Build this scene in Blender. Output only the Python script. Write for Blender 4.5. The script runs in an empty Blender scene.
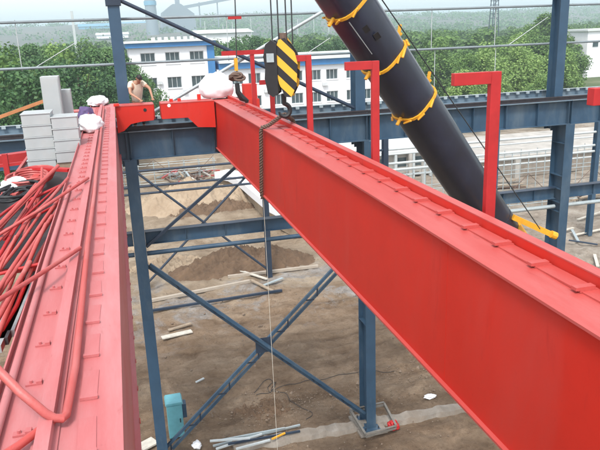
import bpy, bmesh, math, random
import numpy as np
from mathutils import Vector, Matrix, noise

# ------------------------------------------------------------------ camera, sky, sun, exposure
S = bpy.context.scene
COL = S.collection
FPX, YAW, PITCH, ROLL, CZ = 660.8, .255, .286, -.038, 14.45

def cam_axes():
    ca, sa, cb, sb, cc, sc = (math.cos(YAW), math.sin(YAW), math.cos(PITCH), math.sin(PITCH), math.cos(ROLL), math.sin(ROLL))
    Yw = np.array([[ca, -sa, 0], [sa, ca, 0], [0, 0, 1]])
    P = np.array([[1, 0, 0], [0, cb, -sb], [0, sb, cb]])
    base = np.array([[1, 0, 0], [0, 0, -1], [0, 1, 0]])
    Ro = np.array([[cc, -sc, 0], [sc, cc, 0], [0, 0, 1]])
    return Ro @ base @ P @ Yw
AX = cam_axes()
cam_d = bpy.data.cameras.new('camera')
cam_d.sensor_width = 36
cam_d.lens = 36 * FPX / 600
cam_d.clip_start = .05
cam_d.clip_end = 12000
cam = bpy.data.objects.new('camera', cam_d)
COL.objects.link(cam)
r, d, f = AX
cam.matrix_world = Matrix(((r[0], -d[0], -f[0], 0), (r[1], -d[1], -f[1], 0), (r[2], -d[2], -f[2], CZ), (0, 0, 0, 1)))
S.camera = cam

SUN_EL, SUN_AZ = math.radians(56), math.radians(205)      # azimuth clockwise from +Y
w = bpy.data.worlds.new('World')
S.world = w
w.use_nodes = True
nt = w.node_tree
bg = nt.nodes['Background']
sky = nt.nodes.new('ShaderNodeTexSky')
sky.sky_type = 'NISHITA'
sky.sun_disc = False
sky.sun_elevation = SUN_EL
sky.sun_rotation = SUN_AZ
sky.dust_density = 2
sky.air_density = 1.2
sky.ozone_density = 1
hs = nt.nodes.new('ShaderNodeHueSaturation')               # thin white overcast: the same pale sky all round
hs.inputs['Saturation'].default_value = .22
nt.links.new(sky.outputs[0], hs.inputs['Color'])
nt.links.new(hs.outputs[0], bg.inputs[0])
bg.inputs[1].default_value = .15
sl = bpy.data.lights.new('sun', 'SUN')
sl.energy = 1.5
sl.angle = math.radians(12)
sl.color = (1, .95, .88)
sun = bpy.data.objects.new('sun', sl)
COL.objects.link(sun)
sd = Vector((math.sin(SUN_AZ) * math.cos(SUN_EL), math.cos(SUN_AZ) * math.cos(SUN_EL), math.sin(SUN_EL)))
sun.rotation_euler = sd.to_track_quat('Z', 'Y').to_euler()
S.view_settings.view_transform = 'Standard'
S.view_settings.look = 'None'
S.view_settings.gamma = 1
S.view_settings.exposure = 1.1
S.cycles.volume_step_rate = 5
S.cycles.volume_max_steps = 64
S.cycles.max_bounces = 6
S.cycles.volume_bounces = 1

# ------------------------------------------------------------------ pixel helpers (a pixel gives a direction only)
def ray(x, y):
    return AX.T @ np.array([x - 300, y - 225, FPX])
def PZ(x, y, z):
    v = ray(x, y); return Vector(v * ((z - CZ) / v[2])) + Vector((0, 0, CZ))
def PY(x, y, Y):
    v = ray(x, y); return Vector(v * (Y / v[1])) + Vector((0, 0, CZ))
def PX(x, y, X):
    v = ray(x, y); return Vector(v * (X / v[0])) + Vector((0, 0, CZ))

# ------------------------------------------------------------------ materials
def mat(name, col, rough=.6, metal=0, var=.12, scale=3, bump=0, bscale=40, col2=None, spec=.5, amt=.5, coat=0, stretch=None):
    m = bpy.data.materials.new(name); m.use_nodes = True
    n, l = m.node_tree.nodes, m.node_tree.links
    b = n['Principled BSDF']
    b.inputs['Roughness'].default_value = rough
    b.inputs['Metallic'].default_value = metal
    b.inputs['Specular IOR Level'].default_value = spec
    b.inputs['Coat Weight'].default_value = coat
    b.inputs['Coat Roughness'].default_value = .25
    tc = n.new('ShaderNodeTexCoord')
    src = tc.outputs['Object']
    if stretch:
        mp = n.new('ShaderNodeMapping'); mp.inputs['Scale'].default_value = stretch
        l.new(src, mp.inputs[0]); src = mp.outputs[0]
    nz = n.new('ShaderNodeTexNoise'); nz.inputs['Scale'].default_value = scale; nz.inputs['Detail'].default_value = 8
    nz.inputs['Roughness'].default_value = .65
    l.new(src, nz.inputs['Vector'])
    rp = n.new('ShaderNodeValToRGB')
    c2 = col2 or tuple(min(1, c * (1 + var)) for c in col)
    c1 = col if col2 else tuple(c * (1 - var) for c in col)
    rp.color_ramp.elements[0].position = .5 - amt * .4
    rp.color_ramp.elements[1].position = .5 + amt * .4
    rp.color_ramp.elements[0].color = (*c1, 1); rp.color_ramp.elements[1].color = (*c2, 1)
    l.new(nz.outputs['Fac'], rp.inputs[0]); l.new(rp.outputs[0], b.inputs['Base Color'])
    if bump:
        n2 = n.new('ShaderNodeTexNoise'); n2.inputs['Scale'].default_value = bscale; n2.inputs['Detail'].default_value = 6
        l.new(src, n2.inputs['Vector'])
        bp = n.new('ShaderNodeBump'); bp.inputs['Strength'].default_value = bump; bp.inputs['Distance'].default_value = .02
        l.new(n2.outputs['Fac'], bp.inputs['Height']); l.new(bp.outputs[0], b.inputs['Normal'])
    return m

M = {}
M['red'] = mat('red_paint', (.53, .022, .012), .5, var=.07, scale=.9, bump=.05, bscale=6, spec=.3)
M['redtop'] = mat('red_paint_dust_and_sheen', (.40, .042, .036), .5, scale=2.2, col2=(.47, .095, .085), bump=.10, bscale=25, amt=.9, spec=.5, stretch=(3, .35, 3))  # dust, plus sky reflection painted into the red as a paler tone
M['pinktop'] = mat('red_paint_chalk_and_glare', (.40, .078, .080), .52, scale=2.0, col2=(.49, .175, .18), bump=.10, bscale=25, amt=.9, spec=.6, stretch=(3, .35, 3))  # chalky dust, with sky glare and overexposure painted in as pink
M['redtube'] = mat('red_tube_paint', (.33, .024, .022), .58, scale=7, col2=(.46, .10, .095), amt=.8, spec=.6)
M['redpost'] = mat('red_post_paint', (.40, .016, .018), .5, scale=5, var=.15)
M['blue'] = mat('blue_steel_paint', (.027, .066, .116), .5, scale=1.3, var=.18, bump=.05, bscale=8)
M['bluedark'] = mat('dark_blue_paint', (.016, .03, .055), .5, scale=2, var=.2)
M['bluetop'] = mat('blue_deck_dusty', (.06, .11, .16), .55, scale=3, col2=(.16, .22, .27), amt=.9)
M['railsteel'] = mat('rail_steel', (.035, .03, .035), .5, .3, scale=6, var=.3)
M['galv'] = mat('galvanised_steel', (.36, .42, .44), .45, .25, scale=8, var=.12)
M['whitepipe'] = mat('pale_pipe', (.44, .48, .49), .5, scale=4, var=.1)
M['box'] = mat('pale_grey_paint', (.37, .40, .41), .5, scale=3, var=.06)
M['navy'] = mat('boom_navy_gloss', (.004, .005, .012), .3, scale=1.2, col2=(.012, .018, .045), amt=.8, spec=.6, coat=.3)  # bluish noise patches paint soft highlights into the navy
M['yellow'] = mat('yellow_paint', (.75, .40, .02), .5, scale=9, col2=(.62, .27, .02), amt=.7)
M['black'] = mat('black_paint', (.012, .012, .014), .45, scale=9, var=.3)
M['rubber'] = mat('black_rubber', (.012, .014, .018), .6, scale=9, var=.3)
M['rust'] = mat('rusty_steel_rope', (.10, .065, .05), .7, .3, scale=30, col2=(.21, .14, .11), amt=.8, bump=.4, bscale=90)
M['rope'] = mat('steel_rope', (.045, .05, .055), .6, .4, scale=40, var=.3)
M['white'] = mat('white_sack', (.72, .72, .74), .8, scale=6, var=.06, bump=.3, bscale=12)
M['purple'] = mat('purple_cloth', (.09, .06, .16), .8, scale=10, var=.2)
M['wall'] = mat('white_wall', (.74, .75, .78), .8, scale=.6, var=.04)
M['fascia'] = mat('blue_fascia', (.035, .17, .40), .5, scale=.7, var=.1)
M['roofgrey'] = mat('pale_roof', (.55, .58, .58), .7, scale=.4, var=.1)
M['frame'] = mat('window_frame', (.55, .58, .6), .5)
M['glass'] = mat('window_glass', (.05, .075, .085), .12, spec=.8, scale=.4, var=.4)
M['concrete'] = mat('concrete', (.25, .225, .195), .9, scale=2, var=.3, bump=.4, bscale=20)
M['palecon'] = mat('pale_concrete', (.38, .36, .33), .85, scale=.8, var=.25, bump=.2, bscale=10)
M['mound'] = mat('dug_soil', (.065, .040, .025), .95, scale=1.2, col2=(.17, .108, .065), amt=.8, bump=1.0, bscale=5)
M['sand'] = mat('sandy_soil', (.22, .155, .10), .95, scale=.8, col2=(.40, .32, .23), amt=.8, bump=.7, bscale=5)
M['clod'] = mat('clods', (.12, .085, .06), .95, scale=3, col2=(.26, .20, .15), amt=.8)
M['kerb'] = mat('dusty_kerb', (.30, .25, .20), .9, scale=3, col2=(.42, .37, .31), amt=.8, bump=.4, bscale=15)
M['steelbar'] = mat('dusty_steel', (.12, .115, .105), .6, .3, scale=6, col2=(.27, .25, .22), amt=.8)
M['girt'] = mat('weathered_girt', (.20, .24, .26), .5, .2, scale=3, var=.15)
M['wood'] = mat('old_wood', (.28, .22, .16), .8, scale=5, var=.25)
M['palewood'] = mat('pale_plank', (.50, .47, .41), .8, scale=5, var=.2)
M['teal'] = mat('teal_paint', (.13, .38, .44), .5, scale=4, var=.12)
M['shirt'] = mat('cream_cotton', (.62, .55, .44), .85, scale=20, var=.08)
M['trousers'] = mat('dark_trousers', (.04, .045, .06), .85, scale=20)
M['skin'] = mat('skin', (.36, .19, .12), .55, scale=20, var=.06)
M['hair'] = mat('black_hair', (.012, .01, .01), .6, scale=60, var=.4)
M['bark'] = mat('bark', (.09, .07, .05), .9, scale=8, var=.3, bump=.5)
M['farsteel'] = mat('far_steel', (.18, .22, .26), .7)
M['farroof'] = mat('far_blue_roof', (.10, .28, .42), .6)
M['deck'] = mat('dark_checker_plate', (.05, .045, .05), .6, .3, scale=4, var=.3)
M['orange'] = mat('orange_tube', (.45, .18, .07), .6, scale=6, var=.15)

def weather(m, dust, grime, dsc=.8, gsc=9, dlo=.48, dhi=.72, glo=.60, ghi=.75, gamt=.6, stretch=(1, .3, 1)):
    # dust patches and grime specks laid over a paint
    n, l = m.node_tree.nodes, m.node_tree.links; b = n['Principled BSDF']
    src = b.inputs['Base Color'].links[0].from_socket
    tc = n.new('ShaderNodeTexCoord'); mp = n.new('ShaderNodeMapping'); mp.inputs['Scale'].default_value = stretch; l.new(tc.outputs['Object'], mp.inputs[0])
    for sc, lo, hi, colr, k, v in ((dsc, dlo, dhi, dust, .55, mp.outputs[0]), (gsc, glo, ghi, grime, gamt, mp.outputs[0]), (gsc * 6, .62, .7, grime, gamt * .6, tc.outputs['Object'])):
        z = n.new('ShaderNodeTexNoise'); z.inputs['Scale'].default_value = sc; z.inputs['Detail'].default_value = 9; z.inputs['Roughness'].default_value = .72; z.inputs['Distortion'].default_value = .4
        l.new(v, z.inputs['Vector'])
        q = n.new('ShaderNodeMapRange'); q.inputs[1].default_value = lo; q.inputs[2].default_value = hi; q.inputs[4].default_value = k; l.new(z.outputs['Fac'], q.inputs[0])
        x = n.new('ShaderNodeMix'); x.data_type = 'RGBA'; l.new(q.outputs[0], x.inputs[0]); l.new(src, x.inputs[6]); x.inputs[7].default_value = (*colr, 1); src = x.outputs[2]
    l.new(src, b.inputs['Base Color'])
weather(M['redtube'], (.42, .22, .20), (.14, .02, .018), dsc=2.5, gsc=12, stretch=(1, 1, 1))
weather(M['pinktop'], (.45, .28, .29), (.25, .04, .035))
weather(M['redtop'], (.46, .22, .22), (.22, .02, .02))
weather(M['red'], (.47, .060, .050), (.27, .012, .01), dsc=.6, gsc=3.2, gamt=.45, stretch=(1, 1, .2))
weather(M['blue'], (.12, .16, .19), (.018, .04, .07), dsc=.9, gsc=5, gamt=.5, stretch=(1, 1, .3))
weather(M['bluetop'], (.20, .21, .20), (.03, .04, .05), dsc=.7, gsc=5)
weather(M['box'], (.40, .39, .37), (.22, .22, .22), dsc=1.5, gsc=7, gamt=.3, stretch=(1, 1, 1))
weather(M['navy'], (.035, .04, .06), (.004, .004, .006), dsc=1.2, gsc=5, dlo=.52, dhi=.8, stretch=(1, 1, 1))  # dirt patches; their bluish tone also paints boom highlights
weather(M['concrete'], (.19, .145, .105), (.11, .085, .065), dsc=.9, gsc=4, dlo=.42, dhi=.6, stretch=(1, 1, 1))
weather(M['galv'], (.32, .30, .27), (.14, .13, .12), dsc=1.4, gsc=8, stretch=(1, 1, 1))

def leafmat(name, a, b, c):
    m = bpy.data.materials.new(name); m.use_nodes = True
    n, l = m.node_tree.nodes, m.node_tree.links
    p = n['Principled BSDF']; p.inputs['Roughness'].default_value = .55; p.inputs['Specular IOR Level'].default_value = .3
    g = n.new('ShaderNodeNewGeometry'); o = n.new('ShaderNodeObjectInfo')
    tc = n.new('ShaderNodeTexCoord'); nz = n.new('ShaderNodeTexNoise'); nz.inputs['Scale'].default_value = .55
    l.new(tc.outputs['Object'], nz.inputs['Vector'])
    a1 = n.new('ShaderNodeMath'); a1.operation = 'MULTIPLY'; a1.inputs[1].default_value = .34
    a2 = n.new('ShaderNodeMath'); a2.operation = 'MULTIPLY_ADD'; a2.inputs[1].default_value = .46
    a3 = n.new('ShaderNodeMath'); a3.operation = 'MULTIPLY_ADD'; a3.inputs[1].default_value = .35
    l.new(g.outputs['Random Per Island'], a1.inputs[0])
    l.new(o.outputs['Random'], a2.inputs[0]); l.new(a1.outputs[0], a2.inputs[2])
    l.new(nz.outputs['Fac'], a3.inputs[0]); l.new(a2.outputs[0], a3.inputs[2])
    rp = n.new('ShaderNodeValToRGB'); e = rp.color_ramp.elements
    e[0].position = .15; e[0].color = (*a, 1); e[1].position = .95; e[1].color = (*c, 1)
    k = e.new(.55); k.color = (*b, 1)
    l.new(a3.outputs[0], rp.inputs[0]); l.new(rp.outputs[0], p.inputs['Base Color'])
    tr = n.new('ShaderNodeBsdfTranslucent'); l.new(rp.outputs[0], tr.inputs['Color'])
    mx = n.new('ShaderNodeMixShader'); mx.inputs[0].default_value = .3
    l.new(p.outputs[0], mx.inputs[1]); l.new(tr.outputs[0], mx.inputs[2])
    l.new(mx.outputs[0], n['Material Output'].inputs[0])
    return m
M['leaf'] = leafmat('willow_leaves', (.05, .11, .028), (.15, .26, .065), (.31, .44, .14))
M['leaf2'] = leafmat('poplar_leaves', (.03, .08, .035), (.075, .165, .055), (.15, .26, .09))

# ------------------------------------------------------------------ mesh helpers
class MB:
    def __init__(s): s.v = []; s.f = []
    def add(s, vs, fs):
        o = len(s.v); s.v += [Vector(v) for v in vs]; s.f += [[i + o for i in q] for q in fs]; return s
    def box(s, x0, x1, y0, y1, z0, z1):
        return s.add([(x0, y0, z0), (x1, y0, z0), (x1, y1, z0), (x0, y1, z0), (x0, y0, z1), (x1, y0, z1), (x1, y1, z1), (x0, y1, z1)],
                     [(0, 3, 2, 1), (4, 5, 6, 7), (0, 1, 5, 4), (1, 2, 6, 5), (2, 3, 7, 6), (3, 0, 4, 7)])
    def bar(s, a, b, w, h, up=(0, 0, 1)):
        a, b = Vector(a), Vector(b); d = (b - a).normalized(); u = Vector(up)
        if abs(d.dot(u)) > .98: u = Vector((0, 1, 0))
        sx = d.cross(u).normalized(); u = sx.cross(d).normalized()
        vs = [p + sx * (i * w / 2) + u * (j * h / 2) for p in (a, b) for i, j in ((-1, -1), (1, -1), (1, 1), (-1, 1))]
        return s.add(vs, [(0, 3, 2, 1), (4, 5, 6, 7), (0, 1, 5, 4), (1, 2, 6, 5), (2, 3, 7, 6), (3, 0, 4, 7)])
    def tube(s, pts, rad, n=10, cap=True):
        pts = [Vector(p) for p in pts]; rs = rad if isinstance(rad, (list, tuple)) else [rad] * len(pts)
        o = len(s.v); prev = None
        for i, p in enumerate(pts):
            t = (pts[min(i + 1, len(pts) - 1)] - pts[max(i - 1, 0)]).normalized()
            if prev is None:
                u = Vector((0, 0, 1)) if abs(t.z) < .9 else Vector((1, 0, 0))
            else: u = prev
            sx = t.cross(u).normalized(); u = sx.cross(t).normalized(); prev = u
            for k in range(n):
                a = 2 * math.pi * k / n
                s.v.append(p + (sx * math.cos(a) + u * math.sin(a)) * rs[i])
        for i in range(len(pts) - 1):
            for k in range(n):
                k2 = (k + 1) % n
                s.f.append([o + i * n + k, o + i * n + k2, o + (i + 1) * n + k2, o + (i + 1) * n + k])
        if cap:
            s.f.append([o + k for k in reversed(range(n))]); s.f.append([o + (len(pts) - 1) * n + k for k in range(n)])
        return s
    def prism(s, poly, axis, a, b):
        def P(p, t): return {'y': (p[0], t, p[1]), 'x': (t, p[0], p[1]), 'z': (p[0], p[1], t)}[axis]
        n = len(poly); vs = [P(p, a) for p in poly] + [P(p, b) for p in poly]
        return s.add(vs, [list(range(n)), list(reversed(range(n, 2 * n)))] + [(i, (i + 1) % n + 0, (i + 1) % n + n, i + n)[::-1] for i in range(n)])
    def build(s, name, m, parent=None, smooth=False, bevel=0):
        me = bpy.data.meshes.new(name)
        if parent is not None: off = Vector(WLOC[parent.name])
        else:
            lo = [min(v[i] for v in s.v) for i in range(3)]; hi = [max(v[i] for v in s.v) for i in range(3)]
            off = Vector(((lo[0] + hi[0]) / 2, (lo[1] + hi[1]) / 2, lo[2]))
        me.from_pydata([v - off for v in s.v], [], s.f); me.update()
        bm = bmesh.new(); bm.from_mesh(me); bmesh.ops.recalc_face_normals(bm, faces=bm.faces)
        if bevel: bmesh.ops.bevel(bm, geom=[e for e in bm.edges if e.is_manifold and e.calc_face_angle(0) > .5], offset=bevel, segments=2, affect='EDGES', profile=.5, clamp_overlap=True)
        if smooth:
            for q in bm.faces: q.smooth = True
            for e_ in bm.edges:
                if not e_.is_manifold or e_.calc_face_angle(0) > .75: e_.smooth = False
        bm.to_mesh(me); bm.free()
        me.materials.append(M[m] if isinstance(m, str) else m)
        o = bpy.data.objects.new(name, me); COL.objects.link(o)
        if parent is not None: o.parent = parent; WLOC[o.name] = off
        else: o.location = off; WLOC[o.name] = off
        return o
WLOC = {}
ORD = ['first', 'second', 'third', 'fourth', 'fifth', 'sixth', 'seventh', 'eighth', 'ninth', 'tenth', 'eleventh', 'twelfth', 'thirteenth', 'fourteenth', 'fifteenth', 'sixteenth']
def tag(o, label, cat=None, group=None, kind=None):
    if label: o['label'] = label
    if cat: o['category'] = cat
    if group: o['group'] = group
    if kind: o['kind'] = kind
    return o
def empty(name, loc, label=None, cat=None, group=None):
    o = bpy.data.objects.new(name, None); o.empty_display_size = .3; COL.objects.link(o); o.location = loc
    WLOC[o.name] = Vector(loc)
    return tag(o, label, cat, group)
def inst(name, me, loc, parent=None, rz=0, sc=None):
    o = bpy.data.objects.new(name, me); COL.objects.link(o)
    off = Vector(WLOC[parent.name]) if parent is not None else Vector((0, 0, 0))
    o.location = Vector(loc) - off; o.rotation_euler = (0, 0, rz); o.parent = parent
    if sc: o.scale = sc
    return o
def mesh_of(mb, name, m):
    me = bpy.data.meshes.new(name); me.from_pydata(mb.v, [], mb.f); me.update()
    bm = bmesh.new(); bm.from_mesh(me); bmesh.ops.recalc_face_normals(bm, faces=bm.faces); bm.to_mesh(me); bm.free()
    me.materials.append(M[m]); return me
def fbm(x, y, z=0, o=4):
    return noise.fractal(Vector((x, y, z)), 1.0, 2.0, o)

# ------------------------------------------------------------------ ground
def axis(fine0, fine1, st, far0, far1):
    a = list(np.arange(fine0, fine1, st)); x, s_ = fine1, st
    while x < far1: a.append(x); s_ *= 1.25; x += s_
    x, s_ = fine0 - st, st; b = []
    while x > far0: b.append(x); s_ *= 1.25; x -= s_
    return b[::-1] + a
gx = axis(-4, 32, .16, -4000, 5000); gy = axis(17, 48, .16, -800, 6000)
gv, gf = [], []
for y in gy:
    for x in gx:
        near = max(0, 1 - max(0, abs(x - 18) - 30) / 20) * max(0, 1 - max(0, abs(y - 38) - 32) / 20)
        z = 0
        if near > 0:
            z = near * (.16 * fbm(x * .25, y * .25, 3) + .11 * fbm(x * .9, y * .9, 8) + .085 * fbm(x * 2.6, y * 2.6, 1, 4))
            rut = math.exp(-((y - 29 + .12 * (x - 5)) / 1.3) ** 2)
            z += near * rut * .05 * math.sin(y * 7 + fbm(x * .3, y * .3) * 2)
            for yc_, sl_ in ((24.6, .10), (26.5, .10), (32.2, -.06), (34.0, -.06)):
                t_ = (y - yc_ - sl_ * (x - 6) - .35 * fbm(x * .15, yc_, 4, 2)) / .24
                if abs(t_) < 3: z += near * (-.085 * math.exp(-t_ * t_) * (.75 + .25 * math.sin(x * 16 + 2 * t_)) + .05 * math.exp(-(abs(t_) - 1.5) ** 2 * 4))
            col = min(1, abs(y - 20.6) / 1.2); z *= .3 + .7 * col
        gv.append((x, y, z - .03))
nx = len(gx)
for j in range(len(gy) - 1):
    for i in range(nx - 1): gf.append((j * nx + i, j * nx + i + 1, (j + 1) * nx + i + 1, (j + 1) * nx + i))
gm = bpy.data.materials.new('bare_earth'); gm.use_nodes = True
n, l = gm.node_tree.nodes, gm.node_tree.links
b = n['Principled BSDF']; b.inputs['Roughness'].default_value = .95; b.inputs['Specular IOR Level'].default_value = .2
tc = n.new('ShaderNodeTexCoord'); sp = n.new('ShaderNodeSeparateXYZ'); l.new(tc.outputs['Object'], sp.inputs[0])
def gnoise(sc, det=8, ro=.65, dist=0):
    q = n.new('ShaderNodeTexNoise'); q.inputs['Scale'].default_value = sc; q.inputs['Detail'].default_value = det
    q.inputs['Roughness'].default_value = ro; q.inputs['Distortion'].default_value = dist; l.new(tc.outputs['Object'], q.inputs['Vector']); return q.outputs['Fac']
def gramp(src, *st):
    q = n.new('ShaderNodeValToRGB'); e = q.color_ramp.elements
    e[0].position, e[0].color = st[0][0], (*st[0][1], 1); e[1].position, e[1].color = st[-1][0], (*st[-1][1], 1)
    for p, c in st[1:-1]: k = e.new(p); k.color = (*c, 1)
    l.new(src, q.inputs[0]); return q.outputs[0]
def gmix(fac, a, b_):
    q = n.new('ShaderNodeMix'); q.data_type = 'RGBA'; l.new(fac, q.inputs[0]); l.new(a, q.inputs[6]); l.new(b_, q.inputs[7]); return q.outputs[2]
def gmath(op, a, b_):
    q = n.new('ShaderNodeMath'); q.operation = op
    for i, t in enumerate((a, b_)):
        if isinstance(t, (int, float)): q.inputs[i].default_value = t
        else: l.new(t, q.inputs[i])
    return q.outputs[0]
def smooth(src, lo, hi):
    q = n.new('ShaderNodeMapRange'); q.interpolation_type = 'SMOOTHSTEP'; l.new(src, q.inputs[0]); q.inputs[1].default_value = lo; q.inputs[2].default_value = hi; return q.outputs[0]
wob = gmath('MULTIPLY', gmath('SUBTRACT', gnoise(.22, 6, .6), .5), 14)
yy = gmath('ADD', sp.outputs[1], wob)
mpx = n.new('ShaderNodeMapping'); mpx.inputs['Scale'].default_value = (.22, 1.0, 1); mpx.inputs['Rotation'].default_value = (0, 0, .12); l.new(tc.outputs['Object'], mpx.inputs[0])
nst = n.new('ShaderNodeTexNoise'); nst.inputs['Scale'].default_value = .9; nst.inputs['Detail'].default_value = 9; nst.inputs['Roughness'].default_value = .7; nst.inputs['Distortion'].default_value = .5; l.new(mpx.outputs[0], nst.inputs['Vector'])
bmx = gmath('ADD', gmath('MULTIPLY', gnoise(.6, 10, .7, .4), .5), gmath('MULTIPLY', nst.outputs['Fac'], .5))
brown = gramp(bmx, (.32, (.085, .053, .032)), (.43, (.185, .125, .080)), (.54, (.275, .198, .135)), (.68, (.39, .305, .22)))
sandc = gramp(gnoise(.35, 10, .7, .3), (.3, (.16, .115, .078)), (.48, (.29, .225, .16)), (.7, (.43, .36, .275)))
grass = gramp(gnoise(.05, 8, .7), (.35, (.05, .09, .03)), (.6, (.12, .15, .07)), (.75, (.30, .27, .20)))
pale = gramp(gnoise(.5, 10, .7), (.32, (.17, .135, .105)), (.52, (.33, .285, .235)), (.7, (.45, .41, .36)))
spots = gramp(gnoise(7, 4, .7), (.52, (0, 0, 0)), (.72, (1, 1, 1)))
c = gmix(smooth(yy, 32, 37), brown, sandc)
pf = gmath('MULTIPLY', smooth(sp.outputs[0], 12, 20), smooth(sp.outputs[1], 22, 27))
grey = gramp(gnoise(1.4, 10, .75), (.3, (.16, .14, .125)), (.7, (.40, .38, .36)))
wet = gmath('MULTIPLY', gramp(gnoise(.33, 7, .7, .8), (.50, (0, 0, 0)), (.60, (1, 1, 1))), gmath('MULTIPLY', smooth(yy, 29, 33), gmath('SUBTRACT', 1.0, smooth(yy, 37, 41))))
c = gmix(wet, c, grey)
dark = gramp(gnoise(.5, 8, .75, 1.0), (.46, (1, 1, 1)), (.60, (0, 0, 0)))
dkf = gmath('MULTIPLY', gmath('MULTIPLY', dark, .35), gmath('SUBTRACT', 1.0, smooth(yy, 25, 30)))
dcol = n.new('ShaderNodeRGB'); dcol.outputs[0].default_value = (.062, .043, .031, 1)
c = gmix(dkf, c, dcol.outputs[0])
c = gmix(pf, c, pale)
c = gmix(smooth(yy, 92, 112), c, grass)
dk = n.new('ShaderNodeMix'); dk.data_type = 'RGBA'; dk.blend_type = 'MULTIPLY'
l.new(spots, dk.inputs[0]); l.new(c, dk.inputs[6]); dk.inputs[7].default_value = (.72, .69, .66, 1)
l.new(dk.outputs[2], b.inputs['Base Color'])
bp = n.new('ShaderNodeBump'); bp.inputs['Strength'].default_value = .8; bp.inputs['Distance'].default_value = .12
l.new(gmath('ADD', gnoise(3.5, 10, .8), gmath('MULTIPLY', gnoise(14, 6, .8), .35)), bp.inputs['Height']); l.new(bp.outputs[0], b.inputs['Normal'])
me = bpy.data.meshes.new('ground'); me.from_pydata(gv, [], gf); me.shade_smooth(); me.materials.append(gm)
import bisect
def gz(x, y):
    i = min(max(bisect.bisect(gx, x) - 1, 0), nx - 2); j = min(max(bisect.bisect(gy, y) - 1, 0), len(gy) - 2)
    return max(gv[(j + a_) * nx + i + b_][2] for a_ in (0, 1) for b_ in (0, 1))
ground = bpy.data.objects.new('ground', me); COL.objects.link(ground); tag(ground, None, kind='structure')

# far hills
hv, hf = [], []
def hillz(x, y):
    t = min(1, max(0, (y - 450) / 1000)); t = t * t * (3 - 2 * t)
    return -2 + t * (41 + 9 * fbm(x * .0022, y * .0022, 5) + 5 * fbm(x * .008, y * .008, 2))
hx = np.linspace(-1600, 3200, 150); hy = np.concatenate([np.linspace(420, 1500, 50), np.linspace(1550, 3200, 16)])
for y in hy:
    for x in hx:
        t = min(1, max(0, (y - 450) / 1000)); t = t * t * (3 - 2 * t)
        z = -2 + t * (41 + 9 * fbm(x * .0022, y * .0022, 5) + 5 * fbm(x * .008, y * .008, 2)) + t * 3.2 * fbm(x * .05, y * .05, 9, 3)
        hv.append((x, y, z))
for j in range(len(hy) - 1):
    for i in range(len(hx) - 1): hf.append((j * 150 + i, j * 150 + i + 1, (j + 1) * 150 + i + 1, (j + 1) * 150 + i))
hm = mat('hill_scrub', (.03, .05, .042), .95, scale=.009, col2=(.15, .13, .11), amt=.8, bump=1, bscale=.15)
me = bpy.data.meshes.new('hills'); me.from_pydata(hv, [], hf); me.shade_smooth(); me.materials.append(hm)
hills = bpy.data.objects.new('hills', me); COL.objects.link(hills); tag(hills, None, kind='structure')

# ------------------------------------------------------------------ steel frame, first row (runway side)
D, X0, SP = 20.6, .105, 7.613
RWT, RWB, STT = 11.76, 10.905, 8.56            # runway top / bottom, strut top
colX = [X0 + k * SP for k in range(4)]
where = ['beside the end of the left red girder', 'standing behind the middle of the right red girder', 'right of the dark crane boom', 'farthest right beyond the picture edge']
def hcolumn(name, x, y0, y1, z0, z1, wid, m, label, group, plate=True):
    e = empty(name, (x, (y0 + y1) / 2, z0), label, 'column', group)
    MB().box(x - wid / 2, x + wid / 2, y0, y0 + .02, z0, z1).build('flange', m, e)
    MB().box(x - wid / 2, x + wid / 2, y1 - .02, y1, z0, z1).build('flange', m, e)
    MB().box(x - .008, x + .008, y0 + .02, y1 - .02, z0, z1).build('web', m, e)
    return e
for k in range(4):
    x = colX[k]
    e = hcolumn('steel_column', x, 20.2, 20.96, .12, RWB - .003, .36, 'blue', 'blue steel H column under the runway beam ' + where[k], 'blue columns carrying the runway beam')
    for z in (STT + .45, STT - .05, STT - .55, STT - .9, 4.3, 10.2):
        for s in (-1, 1):
            MB().box(x + s * .095 - .083, x + s * .095 + .083, 20.223, 20.937, z, z + .015).build('stiffener', 'blue', e)
    MB().box(x - .32, x + .32, 20.05, 21.12, .085, .118).build('base_plate', 'blue', e)
    for dx in (-.25, .25):
        for dy in (20.12, 21.05): MB().tube([(x + dx, dy, .08), (x + dx, dy, .22)], .018, 8).build('anchor_bolt', 'railsteel', e)
    u = hcolumn('upper_column', x, 21.0, 21.5, RWB - .3, 17.5, .34, 'blue', 'blue upper column stub rising above the runway beam ' + where[k], 'upper column stubs')
    MB().box(x - .25, x + .25, 20.963, 20.997, RWB - .3, RWB + .3).build('joint_plate', 'blue', u)
    MB().box(x - .22, x + .22, 20.95, 21.54, 15.35, 15.65).build('gusset', 'bluedark', u)
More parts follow.
